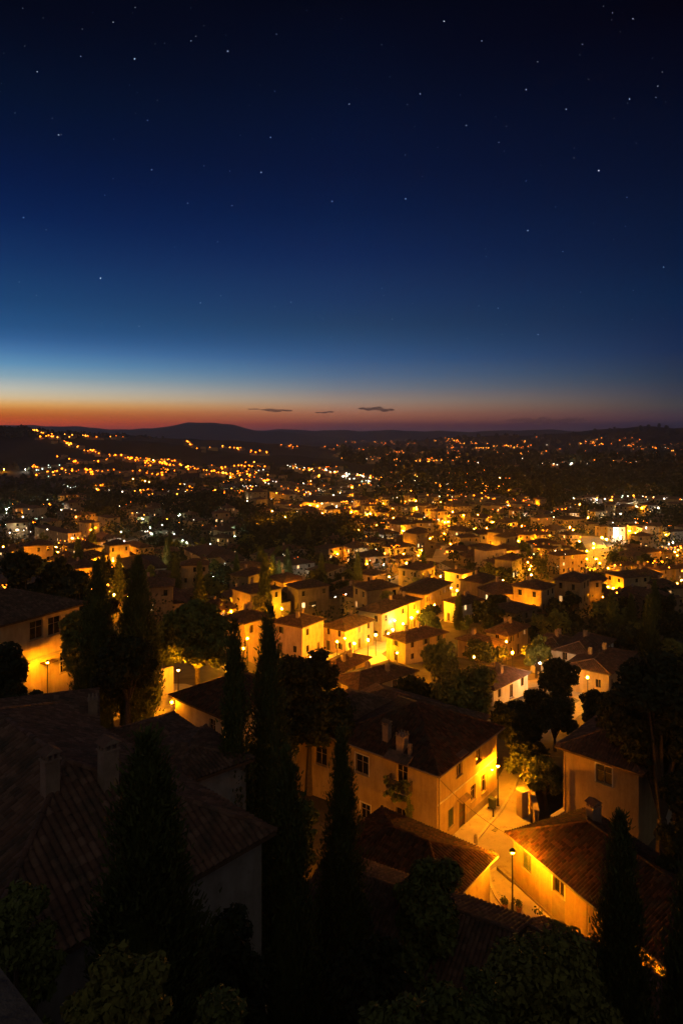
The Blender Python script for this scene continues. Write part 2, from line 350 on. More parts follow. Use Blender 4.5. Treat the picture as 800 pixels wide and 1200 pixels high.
def cloud_vol(d):
    m = bpy.data.materials.new('cloud_vapour'); m.use_nodes = True; t = m.node_tree; t.nodes.clear(); v = t.nodes.new('ShaderNodeVolumePrincipled'); o_ = t.nodes.new('ShaderNodeOutputMaterial')
    v.inputs['Density'].default_value = d; v.inputs['Color'].default_value = (.45, .42, .45, 1); t.links.new(v.outputs[0], o_.inputs['Volume']); return m
def cloud(px0, px1, py, hpx, seed, dens=.0035):
    D = 22000; rnd = random.Random(seed); v, f = ico(3); V = []; Fc = []
    n = max(3, int((px1 - px0) / 6))
    for i in range(n):
        t = (i + .5) / n; prof = math.sin(math.pi * t) ** .6
        cx = (px0 + (px1 - px0) * t - 400) / F * D + rnd.uniform(-30, 30); cz = CZ - (py - HY) / F * D + rnd.uniform(-.2, .2) * hpx / F * D
        rx = (px1 - px0) / n * 1.0 / F * D; rz = hpx / 2 * prof / F * D * rnd.uniform(.6, 1.1); b0 = len(V)
        for p in v:
            w = 1 + .35 * mnoise.noise(Vector((p[0] * 2 + seed, p[1] * 2 + i, p[2] * 2)))
            V.append((cx + p[0] * rx * w, D + i * 7 + p[1] * 300 * w, cz + p[2] * rz * w))
        Fc += [tuple(int(q) + b0 for q in x) for x in f]
    me = bpy.data.meshes.new('cloud'); me.from_pydata(V, [], Fc); me.materials.append(cloud_vol(dens)); me.polygons.foreach_set('use_smooth', [True] * len(Fc)); return link('cloud', me)
for a in ((423, 459, 479.5, 6, 1, 'largest small dark cloud low over the horizon'), (307, 340, 481, 4, 2, 'thin dark cloud sliver above the orange afterglow'), (292, 304, 479.5, 1.6, 3, 'tiny wisp of cloud beside the thin sliver'), (372, 389, 483, 2.4, 4, 'short dark cloud dash between two bigger ones'), (596, 690, 493, 8, 5, 'long low cloud bank resting above the far dark hills')):
    o = cloud(*a[:5], .0012 if a[4] == 5 else .0035); tag(o, a[5], 'cloud', 'clouds low over the horizon', 'thing')

# ------------------------------------------------------------------ roofs
def hip(a, b, h, pitch, o, gable=False):
    """polygons (first edge = eave), ridge lines"""
    ze = h - o * pitch + .05
    x0, x1, y0, y1 = -o, a + o, -o, b + o
    if b >= a:
        r = (x1 - x0) / 2; zr = ze + r * pitch; xm = (x0 + x1) / 2
        ya, yb = (y0 + r, y1 - r) if not gable else (y0, y1)
        A, B = (xm, ya, zr), (xm, yb, zr)
        c = [(x0, y0, ze), (x1, y0, ze), (x1, y1, ze), (x0, y1, ze)]
        P = [[c[1], c[2], B, A], [c[3], c[0], A, B]]
        if not gable: P += [[c[0], c[1], A], [c[2], c[3], B]]
        lines = [(A, B)] + ([(c[0], A), (c[1], A), (c[2], B), (c[3], B)] if not gable else [])
    else:
        r = (y1 - y0) / 2; zr = ze + r * pitch; ym = (y0 + y1) / 2
        xa, xb = (x0 + r, x1 - r) if not gable else (x0, x1)
        A, B = (xa, ym, zr), (xb, ym, zr)
        c = [(x0, y0, ze), (x1, y0, ze), (x1, y1, ze), (x0, y1, ze)]
        P = [[c[0], c[1], B, A], [c[2], c[3], A, B]]
        if not gable: P += [[c[3], c[0], A], [c[1], c[2], B]]
        lines = [(A, B)] + ([(c[0], A), (c[3], A), (c[1], B), (c[2], B)] if not gable else [])
    P2 = []
    for p in P:   # drop duplicate points (pyramids)
        q = []
        for v in p:
            if not q or (Vector(v) - Vector(q[-1])).length > .02: q.append(v)
        P2.append(q)
    return P2, [l for l in lines if (Vector(l[0]) - Vector(l[1])).length > .1], c
def newell(P):
    n = Vector((0, 0, 0))
    for i in range(len(P)):
        a, b = Vector(P[i]), Vector(P[(i + 1) % len(P)]); n += a.cross(b)
    n.normalize(); return n if n.z > 0 else -n
def tiled(bm, uvl, poly, pitch=.27, row=.36, amp=.062, rnd=random):
    p = [Vector(v) for v in poly]; n = newell(p); e = (p[1] - p[0]).normalized(); s = n.cross(e)
    if s.z < 0: s = -s
    us = [(v - p[0]).dot(e) for v in p]; vs = [(v - p[0]).dot(s) for v in p]
    u0, u1, v1 = min(us) - .02, max(us) + .02, max(vs)
    nu = int((u1 - u0) / pitch) + 1; nr = int(v1 / row) + 1; sub = 5
    geom0 = set(bm.verts)
    newv = []; newf = []
    jit = [[rnd.gauss(0, .008) for _ in range(nu + 1)] for _ in range(nr)]
    sag = rnd.uniform(0, 6)
    for r in range(nr):
        rows = []
        for fr in (0, 1):
            line = []
            for k in range(nu * sub + 1):
                t = k / sub; u = u0 + t * pitch; ti = min(int(t), nu - 1)
                ph = (t - int(t)); prof = abs(math.sin(math.pi * ph)) ** .8 * amp * 1.6 - amp * .4
                z = prof + (.035 if fr == 0 else 0) + jit[r][ti] + .02 * math.sin(u * .5 + sag) * math.sin(r * .4)
                v = (r + fr) * row - (.03 if fr == 0 else 0)
                vt = bm.verts.new(p[0] + e * u + s * v + n * z); line.append(vt); newv.append(vt)
            rows.append(line)
        for k in range(nu * sub):
            f = bm.faces.new((rows[0][k], rows[0][k + 1], rows[1][k + 1], rows[1][k])); f.smooth = False; newf.append(f)
            t0, t1 = k / sub, (k + 1) / sub; tt = [(t0 + .001, r + .01), (t1 - .001, r + .01), (t1 - .001, r + .99), (t0 + .001, r + .99)]
            for l, q in zip(f.loops, tt): l[uvl].uv = q
    c = sum(p, Vector()) / len(p)
    for i in range(len(p)):
        a, b_ = p[i], p[(i + 1) % len(p)]; inn = n.cross(b_ - a).normalized()
        if inn.dot(c - a) < 0: inn = -inn
        geo = [g for g in newv if g.is_valid] + [g for g in newf if g.is_valid]
        eds = {ed for f in newf if f.is_valid for ed in f.edges}
        res = bmesh.ops.bisect_plane(bm, geom=geo + list(eds), dist=1e-5, plane_co=a - inn * .01, plane_no=inn, clear_inner=True)
        newv = [g for g in res['geom'] if isinstance(g, bmesh.types.BMVert) and g.is_valid]
        newf = [g for g in res['geom'] if isinstance(g, bmesh.types.BMFace) and g.is_valid]
def slab(mb, P, th, mat, lower=.03):
    for p in P:
        top = [(x, y, z - lower) for x, y, z in p]; bot = [(x, y, z - th) for x, y, z in p]
        mb.poly(bot, mat)
        a, b = top[0], top[1]; mb.poly([a, b, bot[1], bot[0]], mat)
        mb.poly(top, mat)
def ridge_caps(lines, mat, r=.13, step=.38, lift=.05):
    mb = MB()
    for A, B in lines:
        A, B = Vector(A), Vector(B); L = (B - A).length; d = (B - A).normalized(); side = d.cross(Vector((0, 0, 1))).normalized(); up = side.cross(d)
        n = int(L / step); 
        for i in range(n):
            p = A + d * (i * L / n); q = A + d * ((i + 1.12) * L / n); j = Vector((random.gauss(0, .008), random.gauss(0, .008), random.gauss(0, .008)))
            K = 6; ra, rb = r * 1.05, r * .9; aa, bb = [], []
            for k in range(K + 1):
                th = math.pi * k / K
                aa.append(p + j + side * ra * math.cos(th) + up * (ra * math.sin(th) + lift - .03)); bb.append(q + j + side * rb * math.cos(th) + up * (rb * math.sin(th) + lift - .03))
            for k in range(K): mb.poly([aa[k], aa[k + 1], bb[k + 1], bb[k]], mat, uv=[(i + .1, k * .01 + 77), (i + .1, 77.1), (i + .9, 77.1), (i + .9, 77.2)], smooth=True)
            mb.poly(aa, mat, uv=[(i + .5, 77.5)] * len(aa))
    return mb
def flat_roof_poly(mb, P, mat, th=.16, edge='wood'):
    for p in P:
        v = [Vector(q) for q in p]; n = newell(v); e = (v[1] - v[0]).normalized(); s = n.cross(e)
        if s.z < 0: s = -s
        mb.poly(p, mat, uv=[((q - v[0]).dot(e) / .3, (q - v[0]).dot(s) / .4) for q in v])
        bot = [(x, y, z - th) for x, y, z in p]; mb.poly(bot, edge); mb.poly([p[0], p[1], bot[1], bot[0]], edge)

# ------------------------------------------------------------------ houses
class Facade:
    def __init__(s, o, t, n, L): s.o, s.t, s.n, s.L = Vector(o), Vector(t), Vector(n), L
    def __call__(s, u, d, z): return tuple(s.o + s.t * u + s.n * d + Vector((0, 0, z)))   # u along, d outwards, z up
def facades(a, b):
    return {'R': Facade((0, 0, 0), (1, 0, 0), (0, -1, 0), a), 'L': Facade((0, 0, 0), (0, 1, 0), (-1, 0, 0), b),
            'E': Facade((a, 0, 0), (0, 1, 0), (1, 0, 0), b), 'B': Facade((0, b, 0), (1, 0, 0), (0, 1, 0), a)}
def wall_face(mb, Fc, h, ops, mat, deep=3.0, rev=.2):
    us = sorted({0, Fc.L, *[o[0] for o in ops], *[o[0] + o[2] for o in ops]}); zs = sorted({-deep, h, *[o[1] for o in ops], *[o[1] + o[3] for o in ops]})
    for u0, u1 in zip(us, us[1:]):
        for z0, z1 in zip(zs, zs[1:]):
            um, zm = (u0 + u1) / 2, (z0 + z1) / 2
            if any(o[0] < um < o[0] + o[2] and o[1] < zm < o[1] + o[3] for o in ops): continue
            mb.poly([Fc(u0, 0, z0), Fc(u1, 0, z0), Fc(u1, 0, z1), Fc(u0, 0, z1)], mat)
    for u, z, w, hh, *_ in ops:
        mb.poly([Fc(u, 0, z), Fc(u + w, 0, z), Fc(u + w, -rev, z), Fc(u, -rev, z)], mat)
        mb.poly([Fc(u, 0, z + hh), Fc(u + w, 0, z + hh), Fc(u + w, -rev, z + hh), Fc(u, -rev, z + hh)], mat)
        mb.poly([Fc(u, 0, z), Fc(u, 0, z + hh), Fc(u, -rev, z + hh), Fc(u, -rev, z)], mat)
        mb.poly([Fc(u + w, 0, z), Fc(u + w, 0, z + hh), Fc(u + w, -rev, z + hh), Fc(u + w, -rev, z)], mat)
def add_opening(parent, Fc, op, detail=2, rev=.2):
    u, z, w, h, kind = op
    T = Fc
    if kind == 'door':
        m = MB(); e = .09
        m.box(u, u + e, -rev, -.06, z, z + h, 'wood', T); m.box(u + w - e, u + w, -rev, -.06, z, z + h, 'wood', T); m.box(u + e, u + w - e, -rev, -.06, z + h - e, z + h, 'wood', T)
        m.box(u + e, u + w - e, -rev + .02, -rev + .06, z, z + h - e, 'shutter_green', T)
        for i in range(3): m.box(u + e + .1, u + w - e - .1, -rev + .06, -rev + .08, z + .15 + i * (h - .3) / 3, z + .15 + (i + .75) * (h - .3) / 3, 'wood', T)
        d = m.obj('door', parent)
        k = MB(); k.box(u + w - e - .09, u + w - e - .05, -rev + .08, -rev + .13, z + h * .45, z + h * .45 + .12, 'metal_pipe', T); k.obj('handle', d)
        s = MB(); s.box(u - .08, u + w + .08, 0, .25, z - .1, z - .005, 'stone_base', T); s.obj('step', d)
        return d
    m = MB(); e = .06; fm = 'wood_pale' if detail > 1 else 'wood'
    m.box(u, u + e, -rev, -rev + .07, z, z + h, fm, T); m.box(u + w - e, u + w, -rev, -rev + .07, z, z + h, fm, T)
    m.box(u + e, u + w - e, -rev, -rev + .07, z, z + e, fm, T); m.box(u + e, u + w - e, -rev, -rev + .07, z + h - e, z + h, fm, T)
    m.box(u + w / 2 - .035, u + w / 2 + .035, -rev, -rev + .075, z + e, z + h - e, fm, T)
    if detail > 1: m.box(u + e, u + w - e, -rev + .005, -rev + .06, z + h * .62, z + h * .62 + .04, fm, T)
    wd = m.obj('window', parent)
    g = MB(); gm = {'lit': 'window_lit', 'dim': 'window_lit_dim', 'litw': 'window_lit_white'}.get(kind, 'glass')
    g.poly([T(u + .02, -rev + .02, z + .02), T(u + w - .02, -rev + .02, z + .02), T(u + w - .02, -rev + .02, z + h - .02), T(u + .02, -rev + .02, z + h - .02)], gm)
    g.obj('pane', wd)
    if detail > 1:
        s = MB(); s.box(u - .1, u + w + .1, .004, .09, z - .08, z - .003, 'stone_base', T); s.obj('sill', wd)
        if kind == 'surround' or detail > 2:
            s = MB(); q = .11
            s.box(u - q, u - .003, .003, .04, z - .003, z + h + q, 'stucco_white', T); s.box(u + w + .003, u + w + q, .003, .04, z - .003, z + h + q, 'stucco_white', T); s.box(u - .003, u + w + .003, .003, .04, z + h + .003, z + h + q, 'stucco_white', T)
            s.obj('surround', wd)
    if kind in ('shut', 'closed'):
        for sd in (0, 1):
            s = MB(); hw = w / 2 - .01
            if kind == 'shut': a0, a1, d0 = ((u - hw - .03, u - .03) if sd == 0 else (u + w + .03, u + w + hw + .03)) + (.01,)
            else: a0, a1, d0 = ((u + .01, u + w / 2 - .005) if sd == 0 else (u + w / 2 + .005, u + w - .01)) + (-.07,)
            s.box(a0, a0 + .06, d0, d0 + .04, z, z + h, 'shutter_green', T); s.box(a1 - .06, a1, d0, d0 + .04, z, z + h, 'shutter_green', T)
            nsl = max(5, int(h / .11)) if detail > 1 else 6
            for i in range(nsl):
                zz = z + i * h / nsl; s.box(a0 + .06, a1 - .06, d0 + .006, d0 + .03, zz + .01, zz + h / nsl * .75, 'shutter_green', T)
            s.obj('shutter', wd)
    return wd
def chimney(parent, x, y, z0, z1, w=.6, d=.6, mat='plaster_chimney', hat=True, name='chimney'):
    m = MB(); hw, hd = w / 2, d / 2; zt = z1 - .42
    m.box(x - hw, x + hw, y - hd, y + hd, z0, zt, mat)
    m.box(x - hw - .05, x + hw + .05, y - hd - .05, y + hd + .05, zt, zt + .07, mat)
    for sx in (-1, 0, 1):
        for sy in (-1, 1):
            cx, cy = x + sx * (hw - .06), y + sy * (hd - .05); m.box(cx - .05, cx + .05, cy - .045, cy + .045, zt + .07, zt + .32, mat)
    for sx in (-1, 1): m.box(x + sx * (hw - .06) - .05, x + sx * (hw - .06) + .05, y - .05, y + .05, zt + .07, zt + .32, mat)
    if hat:
        a, b_, cc, dd = (x - hw - .1, y - hd - .1, zt + .32), (x + hw + .1, y - hd - .1, zt + .32), (x + hw + .1, y + hd + .1, zt + .32), (x - hw - .1, y + hd + .1, zt + .32)
        r0, r1 = (x, y - hd - .1, zt + .56), (x, y + hd + .1, zt + .56)
        m.poly([a, dd, r1, r0], 'tile_old', uv=[(3, 1)] * 4); m.poly([b_, cc, r1, r0], 'tile_old', uv=[(5, 1)] * 4); m.poly([a, b_, r0], mat); m.poly([dd, cc, r1], mat); m.poly([a, b_, cc, dd], mat)
    return m.obj(name, parent)

def house(name, corner, zb, yaw, a, b, h, pitch=.42, over=.5, wall='stucco_ochre', ops=None, tiles=None, gable=False, detail=2, roofs_gap=None, tile_pitch=.27):
    H = empty(name, (corner[0], corner[1], zb), yaw)
    FS = facades(a, b); ops = ops or {}
    w = MB()
    for k, Fc in FS.items():
        oo = [o for o in ops.get(k, []) if o[0] > .1 and o[0] + o[2] < Fc.L - .1]
        wall_face(w, Fc, h, oo, wall)
        for o in oo: add_opening(H, Fc, o, detail)
    P, lines, c = hip(a, b, h, pitch, over, gable)
    if gable:
        if b >= a:
            for yy in (0, b): w.poly([(0, yy, h), (a, yy, h), (a / 2, yy, h + a / 2 * pitch)], wall)
        else:
            for xx in (0, a): w.poly([(xx, 0, h), (xx, b, h), (xx, b / 2, h + b / 2 * pitch)], wall)
    w.obj('wall', H)
    if tiles:
        bm = bmesh.new(); uvl = bm.loops.layers.uv.new('UVMap')
        for p in P: tiled(bm, uvl, p, pitch=tile_pitch)
        me = bpy.data.meshes.new('roof'); bm.to_mesh(me); bm.free(); me.materials.append(MATS[tiles]); rf = link('roof', me, H)
        sl = MB(); slab(sl, P, .2, 'wood'); sl.obj('eaves', rf)
        ridge_caps(lines, tiles).obj('ridge_cap', rf)
    else:
        m = MB(); flat_roof_poly(m, P, 'roof_flat'); rf = m.obj('roof', H)
        if detail > 0: ridge_caps(lines, 'roof_flat', .14, .6, .0).obj('ridge_cap', rf)
    return H, rf, FS, P
def roof_z(P, x, y):
    best = None
    for p in P:
        n = newell([Vector(q) for q in p]); z = p[0][2] - ((x - p[0][0]) * n.x + (y - p[0][1]) * n.y) / n.z
        best = z if best is None else min(best, z)
    return best
def on_facade(corner, zb, yaw, fac, px, py, w, h, kind, a=0):
    t = yaw if fac == 'R' else yaw + math.pi / 2
    tx, ty = math.cos(t), math.sin(t); k = (px - 400) / F
    s = (k * corner[1] - corner[0]) / (tx - k * ty); Y = corner[1] + s * ty; z = CZ - (py - HY) / F * Y
    return (round(s - w / 2, 3), round(z - zb - h / 2, 3), w, h, kind)

def dirv(yaw): return Vector((math.cos(yaw), math.sin(yaw), 0))

# --- the big ochre house in the middle
yawC = R(51.2); C0 = (8.7, 62.2)
def oc(f, px, py, w, h, k): return on_facade(C0, 0, yawC, f, px, py, w, h, k)
opsC = {'R': [oc('R', 538, 898, 1.15, 1.8, 'win'), oc('R', 561, 882, 1.15, 1.8, 'win'), oc('R', 554, 929, 1.0, 1.5, 'win'), oc('R', 566, 918, .9, 1.8, 'win'), oc('R', 528, 958, 1.0, 1.7, 'closed')],
        'L': [oc('L', 424, 896, 1.6, 1.9, 'surround'), oc('L', 471, 908, 1.2, 2.2, 'win'), oc('L', 470, 962, 1.3, 2.3, 'win'), oc('L', 428, 952, 1.2, 1.7, 'surround')]}
d_ = oc('R', 541, 950, 1.15, 2.5, 'door'); opsC['R'].append((d_[0], .02, 1.25, 2.6, 'door'))
Hc, rC, FSc, PC = house('ochre_house', C0, 0, yawC, 12, 12, 7.4, .46, .6, 'stucco_ochre', opsC, 'tile_red')
tag(Hc, 'large ochre two storey house with pyramid tiled roof and plant covered balcony', 'house')
def loc_of(corner, yaw, x, y):
    v = Matrix.Rotation(-yaw, 3, 'Z') @ Vector((x - corner[0], y - corner[1], 0)); return v.x, v.y
def roof_point(corner, zb, yaw, P, px, py):
    """local point where the photo pixel's ray meets the roof"""
    best = None
    for i in range(4000):
        Y = 10 + i * .03; x, z = (px - 400) / F * Y, CZ - (py - HY) / F * Y
        lx, ly = loc_of(corner, yaw, x, Y)
        mx = max(q[0] for p in P for q in p); my = max(q[1] for p in P for q in p); mn = min(q[0] for p in P for q in p)
        if mn < lx < mx and mn < ly < my and z - zb <= roof_z(P, lx, ly): return lx, ly, roof_z(P, lx, ly)
    return None
for px, py, w, d, hh in ((453, 867, .62, .7, 1.9), (471, 878, .95, .8, 1.75), (480, 884, .3, .3, 1.1)):
    q = roof_point(C0, 0, yawC, PC, px, py)
    if q: chimney(rC, q[0], q[1], q[2] - .5, q[2] + hh, w, d, hat=w > .5 and w < .8)
# string course, plinth, downpipe, gutter, canopy, balcony, wall lamp
m = MB(); T = FSc['R']
m.box(.9 + 4.6, 11.95, .003, .05, .02, .95, 'stone_base', T); m.obj('plinth', Hc)
m = MB(); m.box(.02, 11.98, .003, .06, 4.02, 4.14, 'stucco_white', T); m.obj('string_course', Hc)
m = MB(); m.tube([T(.18, .12, -.1), T(.18, .12, 6.9), T(.18, .45, 7.15)], .055, 'metal_pipe', 6); m.obj('downpipe', Hc)
m = MB()
for Fk, L in (('R', 12), ('L', 12)):
    q = FSc[Fk]; m.tube([q(-.6, .66, 7.12), q(L + .6, .66, 7.12)], .075, 'metal_pipe', 6)
m.obj('gutter', Hc)
TL = FSc['L']; bu = oc('L', 471, 908, 1.2, 2.2, 'x'); u0, zf = bu[0] - .55, bu[1] - .12
m = MB(); m.box(u0, u0 + 2.4, .004, .95, zf - .12, zf, 'stone_base', TL)
for s in (0.15, 2.05): m.box(u0 + s, u0 + s + .15, .004, .8, zf - .42, zf - .12, 'stone_base', TL)
bal = m.obj('balcony', Hc)
m = MB(); m.box(u0, u0 + 2.4, .88, .93, zf + .95, zf + 1.0, 'metal_dark', TL)
for i in range(21): m.box(u0 + i * .119, u0 + i * .119 + .02, .89, .915, zf, zf + .95, 'metal_dark', TL)
for s in (0, 2.36):
    m.box(u0 + s, u0 + s + .04, .01, .93, zf + .95, zf + 1.0, 'metal_dark', TL)
    for i in range(7): m.box(u0 + s, u0 + s + .02, .05 + i * .13, .07 + i * .13, zf, zf + .95, 'metal_dark', TL)
m.obj('railing', bal)
m = MB(); cz_ = bu[1] + 2.75
P4 = [TL(u0 - .1, 0.005, cz_ + .45), TL(u0 + 2.6, 0.005, cz_ + .45), TL(u0 + 2.6, 1.15, cz_), TL(u0 - .1, 1.15, cz_)]
P4b = [(x, y, z - .09) for x, y, z in P4]; m.hexa(P4b + P4, 'tile_old'); m.obj('canopy', Hc)
for (fpx, fpy, ww) in ((538, 897, 1.7), (541, 940, 1.9)):
    q = oc('R', fpx, fpy, ww, 1.5, 'x'); zz = q[1] + 1.9 if fpy < 930 else 2.85
    m = MB(); T = FSc['R']; P4 = [T(q[0], .004, zz + .2), T(q[0] + ww, .004, zz + .2), T(q[0] + ww, .55, zz), T(q[0], .55, zz)]; m.hexa([(x, y, z - .06) for x, y, z in P4] + P4, 'tile_old'); m.obj('door_hood' if fpy > 930 else 'window_hood', Hc)

def leaf_cloud(centers, radii, n, size, rng, up=.3, flat=1.0, aspect=1.6):
    """leaf quads spread through ellipsoids"""
    C = np.array(centers); Rd = np.array(radii, float)
    if Rd.ndim == 1: Rd = np.repeat(Rd[:, None], 3, 1)
    vol = Rd.prod(1) ** (2 / 3); idx = rng.choice(len(C), n, p=vol / vol.sum())
    d = rng.normal(size=(n, 3)); d /= np.linalg.norm(d, axis=1)[:, None]
    rr = rng.uniform(.25, 1.25, n) ** .6
    P = C[idx] + d * Rd[idx] * rr[:, None]
    nrm = d + rng.normal(size=(n, 3)) * .7 + np.array([0, 0, up]); nrm /= np.linalg.norm(nrm, axis=1)[:, None]
    t = np.cross(nrm, rng.normal(size=(n, 3))); t /= np.linalg.norm(t, axis=1)[:, None] + 1e-9; b = np.cross(nrm, t)
    s = size * rng.uniform(.6, 1.3, n)[:, None]
    t = t * s * aspect / 2; b = b * s / 2
    return np.stack([P - t, P - b * .9 + t * .1, P + t, P + b * .9 + t * .1], 1)
def limb_tree(h, cr, seed, n=12000, leaf=.22, mat='leaf_green', squash=.8, trunk_h=.35, nb=13, sparse=False):
    rng = np.random.default_rng(seed); rnd = random.Random(seed)
    m = MB(); th = h * trunk_h; r0 = h * .022 + .05
    bend = (rnd.uniform(-.3, .3), rnd.uniform(-.3, .3))
    top = (bend[0], bend[1], th); m.tube([(0, 0, -.6), (bend[0] * .3, bend[1] * .3, th * .5), top], [r0 * 1.3, r0, r0 * .8], 'bark', 7)
    cs, rs = [], []
    for i in range(nb):
        ang = i * 2.4 + rnd.uniform(-.4, .4); e = rnd.uniform(.15, 1.0); rad = cr * rnd.uniform(.35, .72) * (1 - .45 * e)
        c = (bend[0] + math.cos(ang) * rad, bend[1] + math.sin(ang) * rad, th + (h - th) * (.12 + .68 * e))
        mid = (c[0] * .45 + top[0] * .3, c[1] * .45 + top[1] * .3, th + (c[2] - th) * .45)
        m.tube([top, mid, c], [r0 * .55, r0 * .35, r0 * .12], 'bark', 5)
        # twigs + clumps round every limb end
        big = cr * rnd.uniform(.30, .46)
        for j in range(9):
            dv = np.array([rnd.gauss(0, 1), rnd.gauss(0, 1), rnd.gauss(0, .8)]); dv /= np.linalg.norm(dv); cc = np.array(c) + dv * big * rnd.uniform(.45, 1.0)
            cs.append(cc); q = big * rnd.uniform(.38, .68); rs.append((q, q, q * squash))
            if j < 3: m.tube([c, tuple(cc)], [r0 * .12, r0 * .04], 'bark', 4, False)
    Q = leaf_cloud(cs, rs, n, leaf, rng)
    return m.mesh('trunk'), quads_mesh('crown', Q, mat)
def cypress_mesh(h, r, seed, n=16000, leaf=.2, mat='leaf_cypress', ragged=.22, spread=.0, base_z=.05):
    rng = np.random.default_rng(seed)
    K = int(260 * (h / 12)); zc = h * (base_z + (1 - base_z) * rng.uniform(0, 1, K) ** 1.15); tt = (zc / h)
    prof = r * np.clip((1 - tt) ** .72 * (1 - np.exp(-(tt - base_z + .03) * 14)) * 1.12, .03, 1)
    prof = prof * (1 + rng.normal(size=K) * ragged * .55); th = rng.uniform(0, 2 * np.pi, K)
    C = np.stack([np.cos(th) * prof * .95, np.sin(th) * prof * .95, zc], 1)
    w = prof + .2; idx = rng.choice(K, n, p=w / w.sum())
    cr = (.13 + .22 * prof / max(prof.max(), .1))[idx]
    d = rng.normal(size=(n, 3)); P = C[idx] + d * np.stack([cr * 1.15, cr * 1.15, cr * 2.1], 1) * .75
    P[:, 2] = np.clip(P[:, 2], .1, h)
    rad = np.stack([P[:, 0], P[:, 1], np.zeros(n)], 1); rad /= np.linalg.norm(rad, axis=1)[:, None] + 1e-6
    ax = np.array([0, 0, 1.0]) + rad * (.35 + spread) + rng.normal(size=(n, 3)) * .28; ax /= np.linalg.norm(ax, axis=1)[:, None]
    sd = np.cross(ax, rad + rng.normal(size=(n, 3)) * .6); sd /= np.linalg.norm(sd, axis=1)[:, None] + 1e-6
    s = leaf * rng.uniform(.6, 1.3, n)[:, None]
    Q = np.stack([P - sd * s * .22, P + sd * s * .22, P + ax * s + sd * s * .08, P + ax * s - sd * s * .08], 1)
    # inner mass of old foliage so the crown is not see-through
    k = 900; ti = rng.uniform(.03, .93, k); pr = r * .62 * (1 - ti) ** .75; a = rng.uniform(0, 2 * np.pi, k)
    Pi = np.stack([np.cos(a) * pr, np.sin(a) * pr, ti * h], 1); tn = np.stack([-np.sin(a), np.cos(a), np.zeros(k)], 1); up = np.array([0, 0, 1.0]); sz = (.25 + .4 * pr)[:, None]
    Qi = np.stack([Pi - tn * sz - up * sz, Pi + tn * sz - up * sz, Pi + tn * sz * .7 + up * sz * 1.5, Pi - tn * sz * .7 + up * sz * 1.5], 1)
    m = MB(); m.tube([(0, 0, -1), (0, 0, h * .12), (0.03, 0, h * .8)], [r * .12 + .08, r * .09 + .06, .02], 'bark', 6)
    return m.mesh('trunk'), quads_mesh('crown', np.concatenate([Q, Qi]), mat)
def put_tree(name, meshes, loc, yaw, label, cat='tree', group=None, scale=(1, 1, 1)):
    t = empty(name, loc, yaw); link('trunk', meshes[0], t); link('crown', meshes[1], t); t.scale = scale
    tag(t, label, cat, group); return t

# plants on the balcony (a climbing plant, grown through the railing)
rng = np.random.default_rng(3)
cs = [TL(u0 + random.uniform(-.1, 2.4), random.uniform(.5, 1.15), zf + random.uniform(-.8, 1.15)) for _ in range(46)] + [TL(u0 + random.uniform(-.1, .5), random.uniform(.1, .6), zf - random.uniform(.2, 2.6)) for _ in range(22)]
Q = leaf_cloud(cs, [random.uniform(.12, .3) for _ in cs], 3600, .13, rng)
o = link('climbing_plant', quads_mesh('climbing_plant', Q, 'leaf_green'), None, (C0[0], C0[1], 0), yawC); tag(o, 'leafy climbing plant tumbling over the balcony of the large ochre house', 'plant')

# wall lamp by the far corner of the street facade
def wall_lamp(px, py, corner, zb, yaw, label, strength='bulb_o', r=.13, arm=.5):
    q = on_facade(corner, zb, yaw, 'R', px, py, 0, 0, '')
    Fc = facades(30, 30)['R']; L = empty('wall_lamp', (corner[0], corner[1], zb), yaw)
    m = MB(); u, z = q[0], q[1]; m.box(u - .07, u + .07, .004, .03, z - .12, z + .12, 'metal_dark', Fc); m.tube([Fc(u, .02, z), Fc(u, arm * .6, z + .18), Fc(u, arm, z + .14)], .018, 'metal_dark', 5); m.obj('bracket', L)
    c = Fc(u, arm, z); o = link('bulb', spheres_mesh('bulb', [c], [r], [0], [strength], 2), L)
    m = MB(); m.lathe([(.02, .2), (.16, .12), (.17, .1)], 'metal_dark', 10, c); m.obj('shade', L); tag(L, label, 'wall lamp'); return L

emit('bulb_wall', OR, 700)
wall_lamp(571, 900, C0, 0, yawC, 'small wall lamp glowing on the street facade of the large ochre house', 'bulb_wall', .12)

# --- adjoining wing on the left of the ochre house
d2 = dirv(yawC + math.pi / 2); d1 = dirv(yawC)
yawW = R(56); Wc = Vector((C0[0], C0[1], 0)) + d2 * 12.05 + d1 * .35
opsW = {'L': [on_facade(Wc, 0, yawW, 'L', 376, 886, 1.5, 1.9, 'win')]}
Hw, rW, _, PW = house('ochre_house_wing', (Wc.x, Wc.y), 0, yawW, 10.5, 5.2, 7.35, .34, .5, 'stucco_ochre', opsW, 'tile_old')
Hw.name = 'adjoining_house'; tag(Hw, 'narrow ochre house with dark low roof joined to the left of the large ochre house', 'house')
# long dark roofed house behind it
p = Vector((C0[0], C0[1], 0)) + d1 * 13.2 + d2 * 6
Hb, _, _, _ = house('rear_house', (p.x, p.y), -2, yawC, 8, 16, 6.0, .36, .5, 'stucco_grey', {}, 'tile_old')
tag(Hb, 'long unlit house whose dark roof shows just behind the large ochre house', 'house')

# --- low tiled annex in front
Rx = Vector((11.8, 54.4, 0)); Ac = Rx - d1 * 7
Ha, rA, FSa, PA = house('tiled_annex', (Ac.x, Ac.y), 0, yawC, 7, 10.4, 4.45, .36, .45, 'stucco_sand', {}, 'tile_red_dimmed')
tag(Ha, 'low annex with ragged terracotta tile roof in front of the large ochre house', 'outbuilding')
m = MB(); q = FSa['R']; m.tube([q(-.45, .5, 4.27), q(7.45, .5, 4.27)], .065, 'metal_pipe', 6); m.obj('gutter', Ha)

